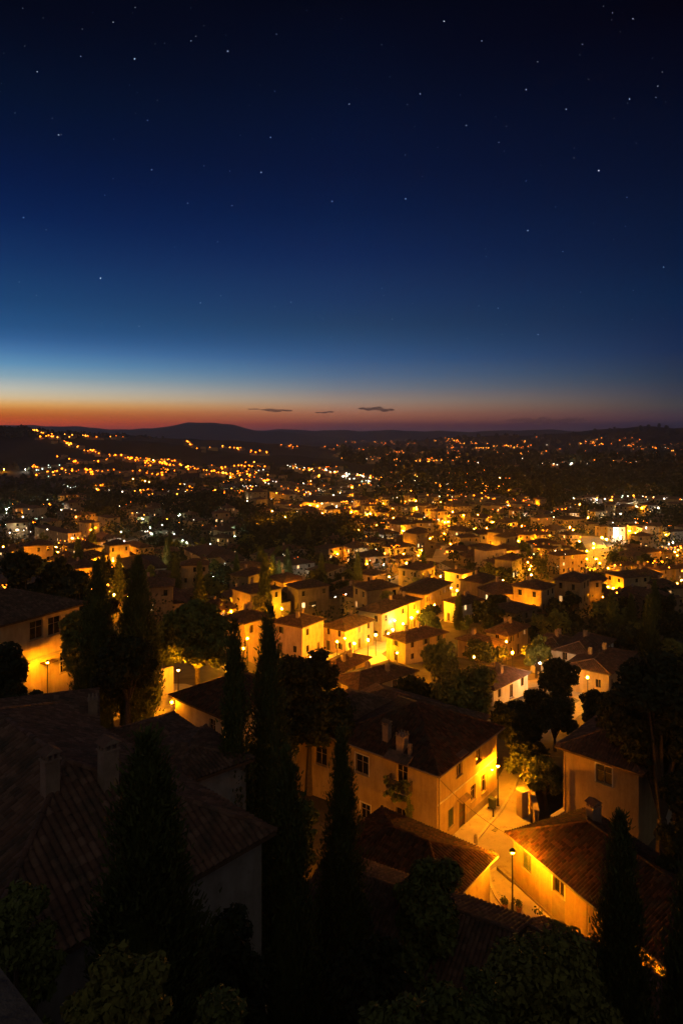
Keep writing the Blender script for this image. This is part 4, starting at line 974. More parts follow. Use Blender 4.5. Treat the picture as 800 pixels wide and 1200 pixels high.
# ------------------------------------------------------------------ the town below: houses one can tell apart
HD = [  # label, corner px, base row, eave row, left px, right px, yaw, roof pitch, wall, lit
 ('amber lit two storey house behind the close cypress pair', 354, 773, 734, 320, 379, 56, .38, 'stucco_pink'),
 ('amber house with bright lamps on its street gable', 404, 767, 738, 378, 437, 53, .38, 'stucco_pink'),
 ('green tinted terrace house beside the bright street', 447, 753, 718, 420, 477, 54, .34, 'stucco_cream'),
 ('yellow lit terrace house next up the bright street', 479, 738, 706, 452, 492, 52, .34, 'stucco_cream'),
 ('long roofed terrace house at the top of the bright street', 498, 727, 696, 470, 528, 58, .34, 'stucco_ochre'),
 ('pale unlit house facing the top of the bright street', 541, 732, 708, 520, 566, 40, .4, 'stucco_white'),
 ('low house with a wide dim amber gable and brown roof', 475, 779, 752, 453, 522, 38, .34, 'stucco_ochre'),
 ('amber house with small oval window left of the orange wall lamp', 578, 778, 758, 536, 594, 45, .36, 'stucco_ochre'),
 ('golden lit house with chimney right of the orange wall lamp', 595, 773, 744, 575, 618, 50, .42, 'stucco_ochre'),
 ('left one of the paired white houses with tiled roofs', 659, 794, 762, 621, 678, 51.5, .36, 'stucco_white'),
 ('right one of the paired white houses, with golden side wall', 692, 802, 768, 660, 718, 51.5, .36, 'stucco_white'),
 ('small ochre wing below the paired white houses', 713, 818, 789, 694, 742, 51.5, .22, 'stucco_ochre'),
 ('dim house with pale side wall above the lane trees', 578, 828, 806, 540, 618, 45, .34, 'stucco_white'),
 ('dark roofed house with dim ochre wall above the wide tree', 397, 804, 787, 374, 432, 55, .34, 'stucco_ochre'),
 ('low shadowy house with plants at its pale front', 420, 826, 806, 397, 486, 40, .30, 'stucco_cream'),
 ('narrow orange lit house left of the close cypress pair', 287, 773, 729, 262, 318, 50, .38, 'stucco_ochre'),
 ('three storey block glowing amber above the terraces', 437, 698, 674, 416, 452, 50, .3, 'stucco_ochre'),
 ('bright bow fronted house at the top of the terraces', 541, 693, 672, 521, 553, 45, .3, 'stucco_cream'),
 ('little orange lit house left of the bow fronted one', 503, 673, 662, 497, 514, 45, .3, 'stucco_ochre'),
 ('olive fronted house with orange porch lamp in the middle distance', 468, 668, 655, 455, 483, 45, .3, 'stucco_cream'),
 ('white floodlit villa with flat roof and glowing window', 343, 678, 662, 316, 356, 35, .12, 'stucco_white'),
 ('cream boxy house left of the white floodlit villa', 267, 675, 658, 258, 290, 22, .25, 'stucco_cream'),
 ('broad cream house with hedge lights two left of the floodlit villa', 240, 669, 654, 216, 254, 30, .3, 'stucco_cream'),
 ('pale house with a white lamp at its left corner', 183, 661, 648, 179, 211, 22, .34, 'stucco_cream'),
 ('ochre house below the white lit lane on the left', 163, 658, 642, 145, 177, 40, .36, 'stucco_ochre'),
 ('dark roofed house just under the golden tower', 120, 644, 632, 104, 142, 42, .36, 'stucco_grey'),
 ('golden tower like house carrying the brightest lamp on the left', 128, 622, 607, 115, 136, 45, .2, 'stucco_ochre'),
 ('golden house next left of the tower like one', 103, 628, 613, 93, 117, 48, .3, 'stucco_ochre'),
 ('long brown roofed house on the left with golden end', 80, 639, 625, 41, 92, 48, .3, 'stucco_ochre'),
 ('pale violet house above the upper street cypresses', 150, 683, 668, 141, 192, 24, .3, 'stucco_white'),
 ('dim orange house low behind the villa cypresses', 178, 694, 679, 168, 210, 30, .3, 'stucco_ochre'),
 ('big square amber house below the bright road junction', 655, 673, 651, 645, 686, 24, .34, 'stucco_ochre'),
 ('amber house with dark roof under the junction', 714, 696, 676, 696, 730, 35, .34, 'stucco_ochre'),
 ('brown roofed house with two porch lamps on the right', 622, 707, 689, 598, 641, 42, .34, 'stucco_ochre'),
 ('small dusky house beside the two porch lamp house', 672, 700, 685, 660, 682, 45, .3, 'stucco_pink'),
 ('little orange house above the two porch lamp house', 617, 671, 660, 610, 628, 40, .3, 'stucco_ochre'),
 ('orange gabled house right of the bright junction', 725, 679, 663, 717, 746, 25, .3, 'stucco_ochre'),
 ('second orange house right of the bright junction', 752, 682, 665, 745, 767, 28, .3, 'stucco_ochre'),
 ('third orange house right of the bright junction', 772, 684, 668, 767, 787, 28, .3, 'stucco_ochre'),
 ('orange house at the frame edge past the junction', 791, 682, 666, 784, 812, 28, .3, 'stucco_ochre'),
 ('long low golden block on the avenue with three lamps', 660, 622, 609, 645, 687, 18, .2, 'stucco_ochre'),
 ('dim block right of the long golden one on the avenue', 690, 625, 614, 686, 701, 18, .2, 'stucco_cream'),
 ('amber block left of the dazzling white facade', 703, 629, 617, 700, 715, 18, .2, 'stucco_ochre'),
 ('block with dazzling white lit facade on the avenue', 718, 633, 618, 715, 732, 18, .2, 'stucco_white'),
 ('golden arched block right of the dazzling white facade', 735, 631, 616, 732, 752, 18, .2, 'stucco_ochre'),
 ('grey block with white street lights in front on the avenue', 755, 632, 619, 751, 781, 18, .2, 'stucco_white'),
 ('last grey block of the avenue at the frame edge', 784, 636, 623, 780, 803, 18, .2, 'stucco_white'),
 ('large amber hall with dark roof in the central town', 470, 631, 615, 456, 486, 35, .34, 'stucco_ochre'),
 ('tall amber block with ribbed front in the central town', 488, 630, 613, 485, 508, 20, .25, 'stucco_ochre'),
 ('grey house with white porch lights left of the amber hall', 432, 635, 623, 427, 457, 22, .25, 'stucco_white'),
 ('long orange lit building in the central distance', 360, 598, 589, 355, 418, 8, .2, 'stucco_ochre'),
 ('bright orange monument like building behind the dark wood', 291, 592, 577, 287, 313, 22, .3, 'stucco_ochre'),
 ('white sheds flooded with light beside the orange monument', 262, 579, 572, 258, 284, 12, .12, 'stucco_white'),
 ('golden church like building with stub tower in the town', 530, 605, 594, 520, 552, 30, .4, 'stucco_ochre'),
]
HPOS = []; OCC = []
SHORT = {}
rnd = random.Random(5)
for hd in HD:
    lab, pc, pb, pt, pl, pr, yw_, pitch, wm = hd
    q = march(pc, pb, 0, 60)
    if not q: continue
    x, y, z = q; h = (pb - pt) / F * y; yaw = R(yw_)
    def along(t, px):
        k = (px - 400) / F; dx, dy = math.cos(t), math.sin(t); den = dx - k * dy
        return (k * y - x) / den if abs(den) > 1e-4 else 8
    a = max(5, min(60, along(yaw, pr))); b = max(5, min(60, along(yaw + math.pi / 2, pl)))
    a = max(a, .55 * b) if y < 300 else max(a, 7); b = max(b, .5 * a)
    small = y > 330
    ops = {}
    for fk, L in (('R', a), ('L', b)):
        fl_ = max(1, int(round(h / 3.0))); n = max(1, int(L / (2.9 if y < 250 else 3.8))); oo = []
        if small: n = min(n, 5)
        for f in range(fl_):
            fz = h * f / fl_ + h / fl_ * .32
            for i in range(n):
                if rnd.random() < .15: continue
                k = rnd.random(); kind = 'dim' if k < .10 else ('lit' if k < .16 else ('shut' if k < .38 and y < 200 else 'win'))
                if f == 0 and i == n // 2: oo.append((L * (i + .5) / n - .5, .03, 1.0, min(2.1, h / fl_ - .35), 'door')); continue
                oo.append((L * (i + .5) / n - .45, fz, .9, min(1.35, h / fl_ * .5), kind))
        ops[fk] = oo
    if 'white floodlit' in lab: ops['L'] = [(b * .3, h * .25, 2.2, h * .5, 'litw')]
    nm = 'block' if 'block' in lab else ('villa' if 'villa' in lab else 'town_house')
    Hh, rf, FS_, P_ = house(nm, (x, y), z, yaw, a, b, h, pitch, .5 if y < 300 else .35, wm, ops, None, False, 1)
    tag(Hh, lab, 'building' if nm == 'block' or 'building' in lab else 'house')
    if y < 260:
        for _ in range(rnd.choice((1, 2, 2))):
            lx, ly = a * rnd.uniform(.25, .75), b * rnd.uniform(.25, .75); zz = roof_z(P_, lx, ly); chimney(rf, lx, ly, zz - .4, zz + 1.3, .6, .6, hat=False)
        if rnd.random() < .7:   # aerial on the roof
            lx, ly = a * .5, b * .55; zz = roof_z(P_, lx, ly); m = MB(); m.tube([(lx, ly, zz - .1), (lx, ly, zz + 1.9)], .025, 'metal_dark', 4)
            for k in range(5): m.tube([(lx - .3, ly + .0, zz + 1.2 + k * .13), (lx + .3, ly + .05, zz + 1.2 + k * .13)], .012, 'metal_dark', 3, False)
            m.obj('aerial', Hh)
    c, s = math.cos(yaw), math.sin(yaw)
    cx, cy_ = x + c * a / 2 - s * b / 2, y + s * a / 2 + c * b / 2
    OCC.append((cx, cy_, max(a, b) * .62)); HPOS.append((x, y, lab, pc))

# streets of the lower town
ribbon('bright_street', [gp(392, 778), gp(425, 764), gp(455, 745), gp(488, 733), gp(510, 718), gp(532, 700)], 9, 'pavement', .15)
ribbon('side_street', [gp(425, 764), gp(445, 778), gp(470, 786)], 6, 'pavement', .14)
ribbon('town_street', [gp(532, 700), gp(545, 688), gp(520, 668), gp(495, 655)], 8, 'asphalt', .25)
ribbon('town_street', [gp(450, 700), gp(462, 682), gp(490, 668), gp(515, 655), gp(520, 640)], 7, 'asphalt', .25)
ribbon('town_street', [gp(440, 630), gp(470, 634), gp(510, 628), gp(560, 612), gp(600, 604)], 8, 'asphalt', .3)
ribbon('town_street', [gp(70, 652), gp(88, 636), gp(112, 626), gp(140, 636), gp(150, 650)], 7, 'asphalt', .25)
ribbon('town_street', [gp(140, 640), gp(190, 622), gp(215, 636), gp(240, 650)], 6, 'asphalt', .25)
ribbon('town_street', [gp(600, 712), gp(630, 700), gp(655, 684), gp(685, 672)], 7, 'asphalt', .25)
ribbon('town_street', [gp(735, 690), gp(770, 688), gp(800, 690)], 7, 'asphalt', .25)
ribbon('lower_street', [gp(598, 806), gp(632, 800), gp(665, 808), gp(700, 825)], 4, 'stone_base', .14)
ribbon('junction_road', [gp(668, 672), gp(692, 665), gp(700, 645), gp(690, 630)], 11, 'asphalt', .3)
ribbon('avenue', [gp(645, 628), gp(690, 630), gp(735, 637), gp(800, 645)], 10, 'asphalt', .3)
ribbon('lane', [(20.5, 77.3), (22.6, 83), (23.5, 90)], 3.6, 'stone_base', .05)
ribbon('footpath', [gp(650, 852), gp(665, 838), gp(690, 824)], 3, 'stone_base', .12)

OCC.extend(LANES)
# ------------------------------------------------------------------ lamps of the lower town
def lamp_proto(bulb, rad):
    L = empty('street_lamp', (0, 0, -500)); m = MB(); m.lathe([(.12, -.5), (.09, .6), (.05, 4.2), (.04, 4.4)], 'metal_dark', 6); m.tube([(0, 0, 4.35), (.12, 0, 4.62), (.1, 0, 4.9), (0, 0, 4.95)], .03, 'metal_dark', 4); m.obj('pole', L)
    link('bulb', spheres_mesh('bulb', [(0, 0, 4.6)], [rad], [0], [bulb], 1), L); return L
PROTO = {k: lamp_proto('bulb_' + k, .15) for k in 'oywg'}
used = set()
LAMPS = [(431,750,'y',1.8),(455,743,'y',1.8),(415,754,'y',1.4),(440,744,'y',1.6),(482,724,'y',1.7),(489,717,'o',1.2),(502,712,'y',1),(509,709,'o',1.3),(523,695,'y',1),(528,689,'w',.8),(541,681,'y',1.7),(545,677,'o',1),(535,692,'y',1),
 (600,765,'o',1.4),(593,752,'o',.8),(632,777,'w',.5),(638,785,'w',.8),(644,790,'o',.8),(688,794,'y',.7),(689,812,'o',.8),(364,770,'o',1),(370,787,'o',.5),(395,752,'o',.9),(404,748,'o',.8),(300,735,'o',1),(290,748,'o',.8),
 (337,735,'o',.9),(465,765,'o',.5),(508,768,'o',.5),(555,770,'o',.6),(285,760,'y',1),(460,738,'g',1.3),(462,727,'g',.9),(472,731,'y',1),
 (128,607,'o',2.6),(107,621,'o',1.3),(111,618,'y',1.3),(116,616,'o',1.3),(85,631,'w',1),(92,630,'o',1.2),(100,633,'o',1),(66,641,'o',1.3),(68,647,'o',1),(27,660,'o',1.6),(31,667,'o',1),(4,641,'o',1.5),(142,623,'w',1),(146,634,'w',1),(143,643,'o',1),(140,637,'w',.8),(186,658,'w',1),(183,663,'o',.9),(130,651,'y',1.1),(136,652,'y',1.1),
 (131,690,'o',1),(134,697,'y',1.2),(150,700,'o',1),(104,672,'o',.6),(127,705,'o',.7),(228,664,'g',1),(242,668,'g',1.1),(217,663,'y',.8),(250,676,'g',.8),(333,676,'g',2.2),(338,672,'w',1.2),(341,677,'g',1),(271,653,'w',.7),
 (204,626,'g',1),(209,629,'g',1.1),(214,633,'g',1),(219,636,'g',.9),(231,643,'y',.8),(190,615,'g',.7),(176,618,'g',.7),(178,626,'g',.8),
 (430,661,'o',.9),(448,657,'g',.7),(449,662,'w',.7),(438,690,'o',1.1),(430,694,'y',1),(446,684,'o',1),(456,676,'y',.8),(476,660,'o',1.6),(484,656,'o',1),(505,668,'o',1.2),(508,671,'o',1.1),(490,651,'o',.7),(494,645,'o',.6),(566,681,'y',.6),(589,680,'o',.6),(612,690,'o',.6),(631,698,'y',1),(637,695,'o',1),(671,691,'o',1),(669,672,'y',1.1),
 (604,641,'o',1.3),(620,667,'o',1.2),(622,663,'o',1),(652,656,'o',.8),(618,659,'o',.7),(633,629,'o',1),(636,632,'o',1),(647,617,'o',1.6),(667,618,'y',1.8),(671,621,'o',1.2),(688,607,'y',1),(705,630,'y',2.2),(710,632,'y',1.8),(722,624,'w',3),(727,630,'w',2),(719,629,'w',1.6),(737,622,'y',1.6),(744,625,'y',1.6),(740,631,'w',1),(757,634,'w',1.6),(760,632,'g',1),(788,636,'w',1.8),(783,638,'w',1),(775,634,'w',.7),
 (695,637,'y',1.2),(695,642,'y',1.1),(687,646,'o',1.2),(698,655,'y',1.3),(687,655,'y',1),(686,664,'o',1.1),(680,651,'o',1),(702,660,'o',1),(712,666,'o',.7),(737,674,'y',1.3),(750,672,'y',1.2),(753,677,'y',1),(762,671,'o',.8),(721,683,'y',1.2),(712,688,'o',.7),(787,683,'o',1),(793,684,'o',1.2),(790,647,'o',1.1),(793,651,'o',.8),(798,680,'y',.9),(768,678,'o',.7),
 (467,619,'y',1.4),(472,622,'y',1.3),(475,627,'o',1),(487,620,'o',1.2),(489,626,'o',1),(506,601,'o',1.8),(521,612,'o',1.5),(522,608,'y',1.3),(530,600,'y',2),(543,604,'o',1.2),(558,607,'o',1.6),(560,603,'o',1),(588,608,'y',1.7),(590,604,'o',1),(573,624,'y',1.2),(570,619,'o',1),(588,633,'o',1.4),(594,634,'o',1),(492,601,'o',1),(490,596,'o',.9),(455,604,'o',1),(460,596,'o',1),(430,603,'o',1.2),(434,599,'o',1.2),(420,586,'y',1),(438,631,'w',.9),(449,632,'w',.7),(420,621,'o',.6),(582,640,'o',.8),(607,634,'o',.7),
 (254,574,'y',2),(265,576,'w',2.2),(277,577,'w',1.8),(290,575,'w',1.6),(294,581,'y',1.6),(301,582,'o',1.6),(308,586,'o',1.2),(289,586,'w',1.2),(362,594,'y',1.2),(372,593,'y',1.4),(383,592,'y',1.2),(394,594,'w',1.3),(358,600,'o',1),(331,610,'o',1.3),(334,606,'y',1),(345,606,'o',1),(342,600,'o',1.2),(302,612,'o',1.1),(318,611,'o',1.2),(406,591,'o',.8),
 (413,557,'w',4.5),(409,560,'w',1.5),(672,543,'w',3),(30,550,'w',2.4),(5,550,'o',2),(156,561,'o',2.2),(170,564,'o',2),(175,565,'o',2),(180,539,'y',2),(226,571,'o',1.7),(203,569,'o',1.5),(270,559,'o',1.3),(116,573,'y',1.4),(8,597,'w',1.3),(16,583,'o',1.2),(37,588,'w',1.6),(68,590,'g',1.6),(27,606,'w',1),(19,611,'w',1),(543,570,'y',1.3),(565,566,'y',1.5),(580,565,'o',1.3),(743,581,'g',1.2),(745,585,'y',1.2),(760,582,'y',1),(720,582,'g',1),(672,584,'w',1)]
CN = {'o': 'orange', 'y': 'yellow', 'w': 'white', 'g': 'greenish white'}
LP = []
for px, py, c, s in LAMPS:
    q = march(px, py, 4.6, 60)
    if not q: continue
    L = copy_tree(PROTO[c]); used.add(c)
    sc = (1, 1, 1)
    L.location = q
    if s != 1:
        for ch in L.children:
            if ch.name.startswith('bulb'):
                k = max(.55, s) ** .5 * (1 + q[1] / 1100); me_k = round(k, 1); nm = 'bulb_%s_%s' % (c, me_k)
                if nm not in bpy.data.meshes: spheres_mesh(nm, [(0, 0, 4.6)], [.15 * me_k], [0], ['bulb_' + c], 1)
                ch.data = bpy.data.meshes[nm]
    j = min(range(len(HPOS)), key=lambda i: (HPOS[i][0] - q[0]) ** 2 + (HPOS[i][1] - q[1]) ** 2)
    LP.append((L, px, c, j)); OCC.append((q[0], q[1], 1.5))
ORD = ['leftmost', 'second from left', 'third from left', 'fourth from left', 'fifth from left', 'sixth from left', 'seventh from left', 'eighth from left', 'ninth from left', 'tenth from left', 'eleventh from left', 'twelfth from left'] + [w + ' from left' for w in 'thirteenth fourteenth fifteenth sixteenth seventeenth eighteenth nineteenth twentieth twenty-first twenty-second twenty-third twenty-fourth'.split()]
def near_labels(items, word, cat, group):
    by = {}
    for it in items: by.setdefault((it[2], it[3]), []).append(it)
    for (c, j), g in by.items():
        g.sort(key=lambda t: t[1]); ws = HPOS[j][2].split()[:8]
        while ws[-1] in ('with', 'the', 'a', 'of', 'on', 'in', 'at', 'its', 'and', 'by', 'up', 'left', 'right', 'just', 'under', 'next', 'behind', 'below', 'above', 'wide', 'white', 'bright', 'orange', 'close', 'lit', 'dark', 'golden'): ws.pop()
        lab = ' '.join(ws)
        for i, it in enumerate(g):
            col = CN.get(c, c)
            L = ('%s %s by the %s' % (col, word, lab)) if len(g) == 1 else ('%s %s %s by the %s' % (ORD[min(i, 23)], col, word, lab))
            tag(it[0], ' '.join(L.split()[:16]), cat, group)
near_labels(LP, 'lamp', 'street lamp', 'street lamps of the lower town')

# ------------------------------------------------------------------ smaller houses of the districts farther off
def merged_house(seed, floors, wm):
    r = random.Random(seed); a, b, h = r.uniform(8, 13), r.uniform(7, 10), floors * 2.9 + r.uniform(0, .8); m = MB(); FS = facades(a, b)
    for k, Fc in FS.items():
        m.poly([Fc(0, 0, -4), Fc(Fc.L, 0, -4), Fc(Fc.L, 0, h), Fc(0, 0, h)], wm)
        n = int(Fc.L / 3)
        for f in range(floors):
            for i in range(n):
                if r.random() < .2: continue
                u = Fc.L * (i + .5) / n; z = h * f / floors + .9; k2 = r.random(); gm = 'window_lit' if k2 < .07 else ('window_lit_dim' if k2 < .15 else 'glass')
                m.box(u - .55, u + .55, .003, .05, z - .1, z - .02, 'stone_base', Fc)
                m.poly([Fc(u - .45, .02, z), Fc(u + .45, .02, z), Fc(u + .45, .02, z + 1.3), Fc(u - .45, .02, z + 1.3)], gm)
    P, lines, c = hip(a, b, h, r.choice((.3, .36, .42)), .45, False); flat_roof_poly(m, P, 'roof_flat'); x, y = a * .4, b * .6; z = roof_z(P, x, y)
    if r.random() < .75:   # lower wing
        ex, ey, eh = r.uniform(3, 5), r.uniform(4, b * .8), h * r.choice((.45, .55, .7)); T = lambda X, Y, Z: (a + X, Y + .6, Z)
        m.box(0, ex, 0, ey, -4, eh, wm, T); P2 = [T(-.0, -.3, eh + 1.0), T(ex + .3, -.3, eh), T(ex + .3, ey + .3, eh), T(0, ey + .3, eh + 1.0)]; m.poly(P2, 'roof_flat', uv=[(0, 0), (0, 9), (12, 9), (12, 0)]); m.poly([(p[0], p[1], p[2] - .15) for p in P2], 'wood')
        m.poly([T(ex + .004, ey * .35, eh * .3), T(ex + .004, ey * .35 + .9, eh * .3), T(ex + .004, ey * .35 + .9, eh * .3 + 1.2), T(ex + .004, ey * .35, eh * .3 + 1.2)], 'glass')
    if r.random() < .5:    # balcony
        m.box(a * .3, a * .3 + 2.2, -1.0, -.003, h * .5 - .1, h * .5, 'stone_base'); m.box(a * .3, a * .3 + 2.2, -1.0, -.95, h * .5, h * .5 + .9, 'metal_dark')
    m.box(x - .3, x + .3, y - .3, y + .3, z - .3, z + 1.1, 'plaster_chimney'); return m.mesh('small_house'), a, b, h
PH = [merged_house(s, f, w) + (n,) for s, f, w, n in ((1, 2, 'stucco_ochre', 'ochre two floor'), (2, 2, 'stucco_sand', 'sand coloured'), (3, 2, 'stucco_old', 'old brown'), (4, 3, 'stucco_sand', 'three floor'), (5, 1, 'stucco_old', 'single floor'), (6, 2, 'stucco_grey', 'grey'), (7, 3, 'stucco_old', 'tall brown'), (8, 2, 'stucco_cream', 'pale cream'))]
DIST = [  # label, x0, x1, y0, y1, houses, lamps per house, colours
 ('small roof crowded among the dim houses left of the white floodlit villa', 150, 310, 668, 740, 16, .35, 'oyy'),
 ('small house on the dark slope between floodlit villa and terraces', 330, 450, 640, 735, 18, .25, 'oyw'),
 ('small house of the quarter above the bow fronted house', 440, 600, 640, 700, 22, .6, 'ooy'),
 ('small house of the hillside quarter right of the pale unlit house', 560, 640, 690, 745, 12, .3, 'oow'),
 ('small house in the lamp lit central town around the amber hall', 420, 600, 590, 645, 40, .75, 'oooy'),
 ('small house below the avenue of blocks', 600, 800, 634, 665, 20, .5, 'ooyy'),
 ('small house on the dim slope under the junction', 620, 800, 690, 730, 12, .2, 'oo'),
 ('small house beyond the avenue of blocks', 600, 780, 590, 616, 18, .7, 'oow'),
 ('small house scattered below the golden tower', 0, 140, 640, 690, 16, .5, 'oyo'),
 ('small house scattered left of the golden tower', 0, 100, 590, 632, 18, .6, 'oowg'),
 ('small house in the greenish lit quarter right of the golden tower', 140, 270, 606, 650, 20, .5, 'gwgy'),
 ('small house among lamps behind the dark central wood', 290, 430, 560, 612, 30, .8, 'ooyw'),
 ('small house in the glittering far middle of the town', 400, 620, 560, 592, 42, .8, 'ooywg'),
 ('small house at the foot of the dark wooded hill', 650, 800, 576, 592, 14, .8, 'gwyo'),
]
far_lamps = {k: [] for k in 'oywg'}; SCAT = []; SH = []; DL = []; nH = 0; FARH = []
rl = random.Random(21)
for lab, x0, x1, y0, y1, n, lr, cols in DIST:
    got = 0; n = int(n * .8)
    for _ in range(n * 12):
        if got >= n: break
        px, py = rl.uniform(x0, x1), rl.uniform(y0, y1); q = march(px, py, 0, 60, YC_)
        if not q or q[1] > 1900: continue
        me, a, b, h, vn = rl.choice(PH); yaw = R(rl.choice((18, 35, 50, 60)) + rl.uniform(-8, 8)); c, s = math.cos(yaw), math.sin(yaw)
        cx, cy_ = q[0] + c * a / 2 - s * b / 2, q[1] + s * a / 2 + c * b / 2
        if any((cx - o[0]) ** 2 + (cy_ - o[1]) ** 2 < (o[2] + max(a, b) * .5) ** 2 for o in OCC): continue
        z = min(q[2], tz(cx, cy_)) ; o = link('small_house', me, None, (q[0], q[1], z), yaw); o.scale = (rl.uniform(.8, 1.15), rl.uniform(.8, 1.15), rl.uniform(.78, 1.3)); j = min(range(len(HPOS)), key=lambda i: (HPOS[i][0] - q[0]) ** 2 + (HPOS[i][1] - q[1]) ** 2); SH.append((o, px, vn, j)); OCC.append((cx, cy_, max(a, b) * .5)); got += 1; nH += 1
        for _k in range(2 if rl.random() < .45 else 1):
            if rl.random() > lr * 1.35: continue   # a lamp in the lane before it
            u = rl.uniform(.1, .9); off = rl.uniform(2.5, 4.5)
            if rl.random() < .5: lx, ly = q[0] + c * a * u + s * off, q[1] + s * a * u - c * off
            else: lx, ly = q[0] - s * b * u - c * off, q[1] + c * b * u - s * off
            k = rl.choice(cols)
            if q[1] > 330:
                SCAT.append((lx, ly, tz(lx, ly) + 4.6, .12 * (1 + q[1] / 900) * rl.choice((.6, .8, 1, 1.2)), k)); continue
            L = copy_tree(PROTO[k]); L.location = (lx, ly, tz(lx, ly)); nm = lab.replace('small house', '').replace('small roof', '').strip()
            kk = round((1 + q[1] / 1100) * rl.choice((.6, .8, .9, 1.1)), 1); nmm = 'bulb_%s_%s' % (k, kk)
            if nmm not in bpy.data.meshes: spheres_mesh(nmm, [(0, 0, 4.6)], [.12 * kk], [0], ['bulb_' + k], 1)
            for ch in L.children:
                if ch.name.startswith('bulb'): ch.data = bpy.data.meshes[nmm]
            DL.append((L, px, k, j))
near_labels(SH, 'house', 'house', 'small houses of the lower town'); near_labels(DL, 'lane lamp', 'street lamp', 'lane lamps of the lower town')
for k in 'oywg':
    for ch in list(PROTO[k].children): bpy.data.objects.remove(ch)
    bpy.data.objects.remove(PROTO[k])

# ------------------------------------------------------------------ far scatter of lights and houses
def add_far(px, py, c, s=1.0, hh=8.0):
    q = march(px, py, hh, 60)
    if not q: return
    far_lamps[c].append((q[0], q[1], q[2] + hh, max(.3, .00085 * q[1]) * s))
def poly_line(P, n, cols, s=1.0, jx=2, jy=1.2):
    L = [math.hypot(b[0] - a[0], b[1] - a[1]) for a, b in zip(P, P[1:])]; T = sum(L)
    for _ in range(n):
        t = rl.uniform(0, T); i = 0
        while i < len(L) - 1 and t > L[i]: t -= L[i]; i += 1
        f = min(1, t / L[i]); add_far(P[i][0] + (P[i + 1][0] - P[i][0]) * f + rl.gauss(0, jx), P[i][1] + (P[i + 1][1] - P[i][1]) * f + rl.gauss(0, jy), rl.choice(cols), s * rl.choice((.5, .7, .9, 1.2, 1.5)))
def box_l(x0, x1, y0, y1, n, cols, s=1.0):
    k = 0
    while k < n:      # lights gather along small lanes and clusters
        cx, cy_ = rl.uniform(x0, x1), rl.uniform(y0, y1); m_ = rl.choice((1, 2, 3, 5, 7)); ang = rl.uniform(-.35, .35); c = rl.choice(cols)
        for i in range(m_):
            d = rl.gauss(0, 8); add_far(cx + d, min(max(cy_ + d * ang + rl.gauss(0, 1.0), y0), y1), c if rl.random() < .7 else rl.choice(cols), s * rl.choice((.4, .55, .7, .9, 1.3))); k += 1
O4 = 'ooooy'
poly_line([(45, 507), (60, 511), (85, 521), (110, 529), (140, 534), (185, 542), (225, 548), (275, 556), (320, 563)], 95, O4, 1.25)
poly_line([(60, 536), (95, 541), (130, 538)], 14, O4)
poly_line([(40, 557), (70, 550), (110, 553), (150, 552), (200, 556)], 26, O4, 1.1)
poly_line([(35, 505), (52, 505)], 5, 'y', .9); poly_line([(75, 510), (110, 512), (150, 512)], 12, 'oy', .8)
poly_line([(210, 516), (235, 523), (265, 523), (290, 529), (330, 530)], 26, 'ooyy', .8); poly_line([(330, 522), (380, 524), (430, 526)], 12, 'oo', .5)
box_l(100, 300, 538, 562, 70, O4, 1.0); box_l(60, 110, 540, 572, 18, 'oyyg', .9); box_l(110, 300, 562, 580, 44, 'ooyow', 1.0)
poly_line([(110, 573), (150, 576), (200, 572), (255, 574), (290, 577)], 30, 'ooyw', 1.1)
box_l(0, 60, 545, 556, 10, 'owg', 1.0); box_l(0, 70, 583, 625, 20, 'owgy', .9)
box_l(300, 400, 566, 600, 55, 'oooyw', 1.0); poly_line([(334, 545), (350, 548), (375, 551), (402, 554), (440, 560)], 60, 'wywo', 1.0)
box_l(270, 340, 548, 572, 26, 'oyw'); poly_line([(395, 556), (420, 562), (470, 566), (500, 566)], 45, 'wwgw', 1.0, 3, 1.6)
box_l(400, 600, 560, 590, 110, 'oooyyw', .9); box_l(540, 600, 554, 580, 34, 'yoyo', 1.0); poly_line([(552, 562), (575, 570), (560, 580), (600, 592)], 22, 'oy', 1.0)
box_l(400, 545, 514, 540, 210, 'oyoy', .38); box_l(560, 800, 512, 545, 70, 'oyow', .4); box_l(380, 640, 545, 572, 60, 'oyow', .7); poly_line([(440, 534), (470, 538), (510, 540), (560, 541)], 40, 'wyoy', .6); poly_line([(400, 536), (450, 537), (500, 539)], 26, 'yyw', .7)
poly_line([(520, 515), (560, 519), (600, 521), (622, 517)], 30, 'oy', .48); poly_line([(545, 526), (590, 523), (620, 525)], 40, 'oyy', .55); poly_line([(560, 528), (590, 530), (622, 532)], 34, 'oy', .5)
poly_line([(680, 519), (700, 520), (745, 523), (800, 527)], 46, 'oy', .55, 2, .6); box_l(680, 800, 513, 520, 18, 'oy', .5); box_l(620, 800, 526, 541, 52, 'oyo', .55); poly_line([(690, 537), (740, 538), (775, 539)], 16, 'yo', .8)
poly_line([(640, 541), (672, 543), (680, 544)], 14, 'wgw', .9); box_l(570, 680, 536, 545, 14, 'wo', .6)
poly_line([(690, 584), (720, 582), (760, 583), (800, 584)], 26, 'gwyo', .9); box_l(600, 700, 576, 600, 18, 'ow', .8); box_l(720, 790, 604, 616, 16, 'wyo', .7)
box_l(420, 600, 588, 650, 70, 'oooyw', .8); box_l(600, 700, 595, 690, 40, 'ooyw', .8); box_l(700, 800, 640, 700, 26, 'ooy', .8); box_l(150, 260, 588, 625, 22, 'owy', .8); box_l(0, 140, 630, 690, 26, 'ooy', .8)
box_l(280, 420, 640, 700, 8, 'ow', .5)
allc = [(x, y, z, r, k) for k in 'oywg' for x, y, z, r in far_lamps[k]]
print('far lamps', len(allc), 'houses', nH, 'lamps', len(LP))
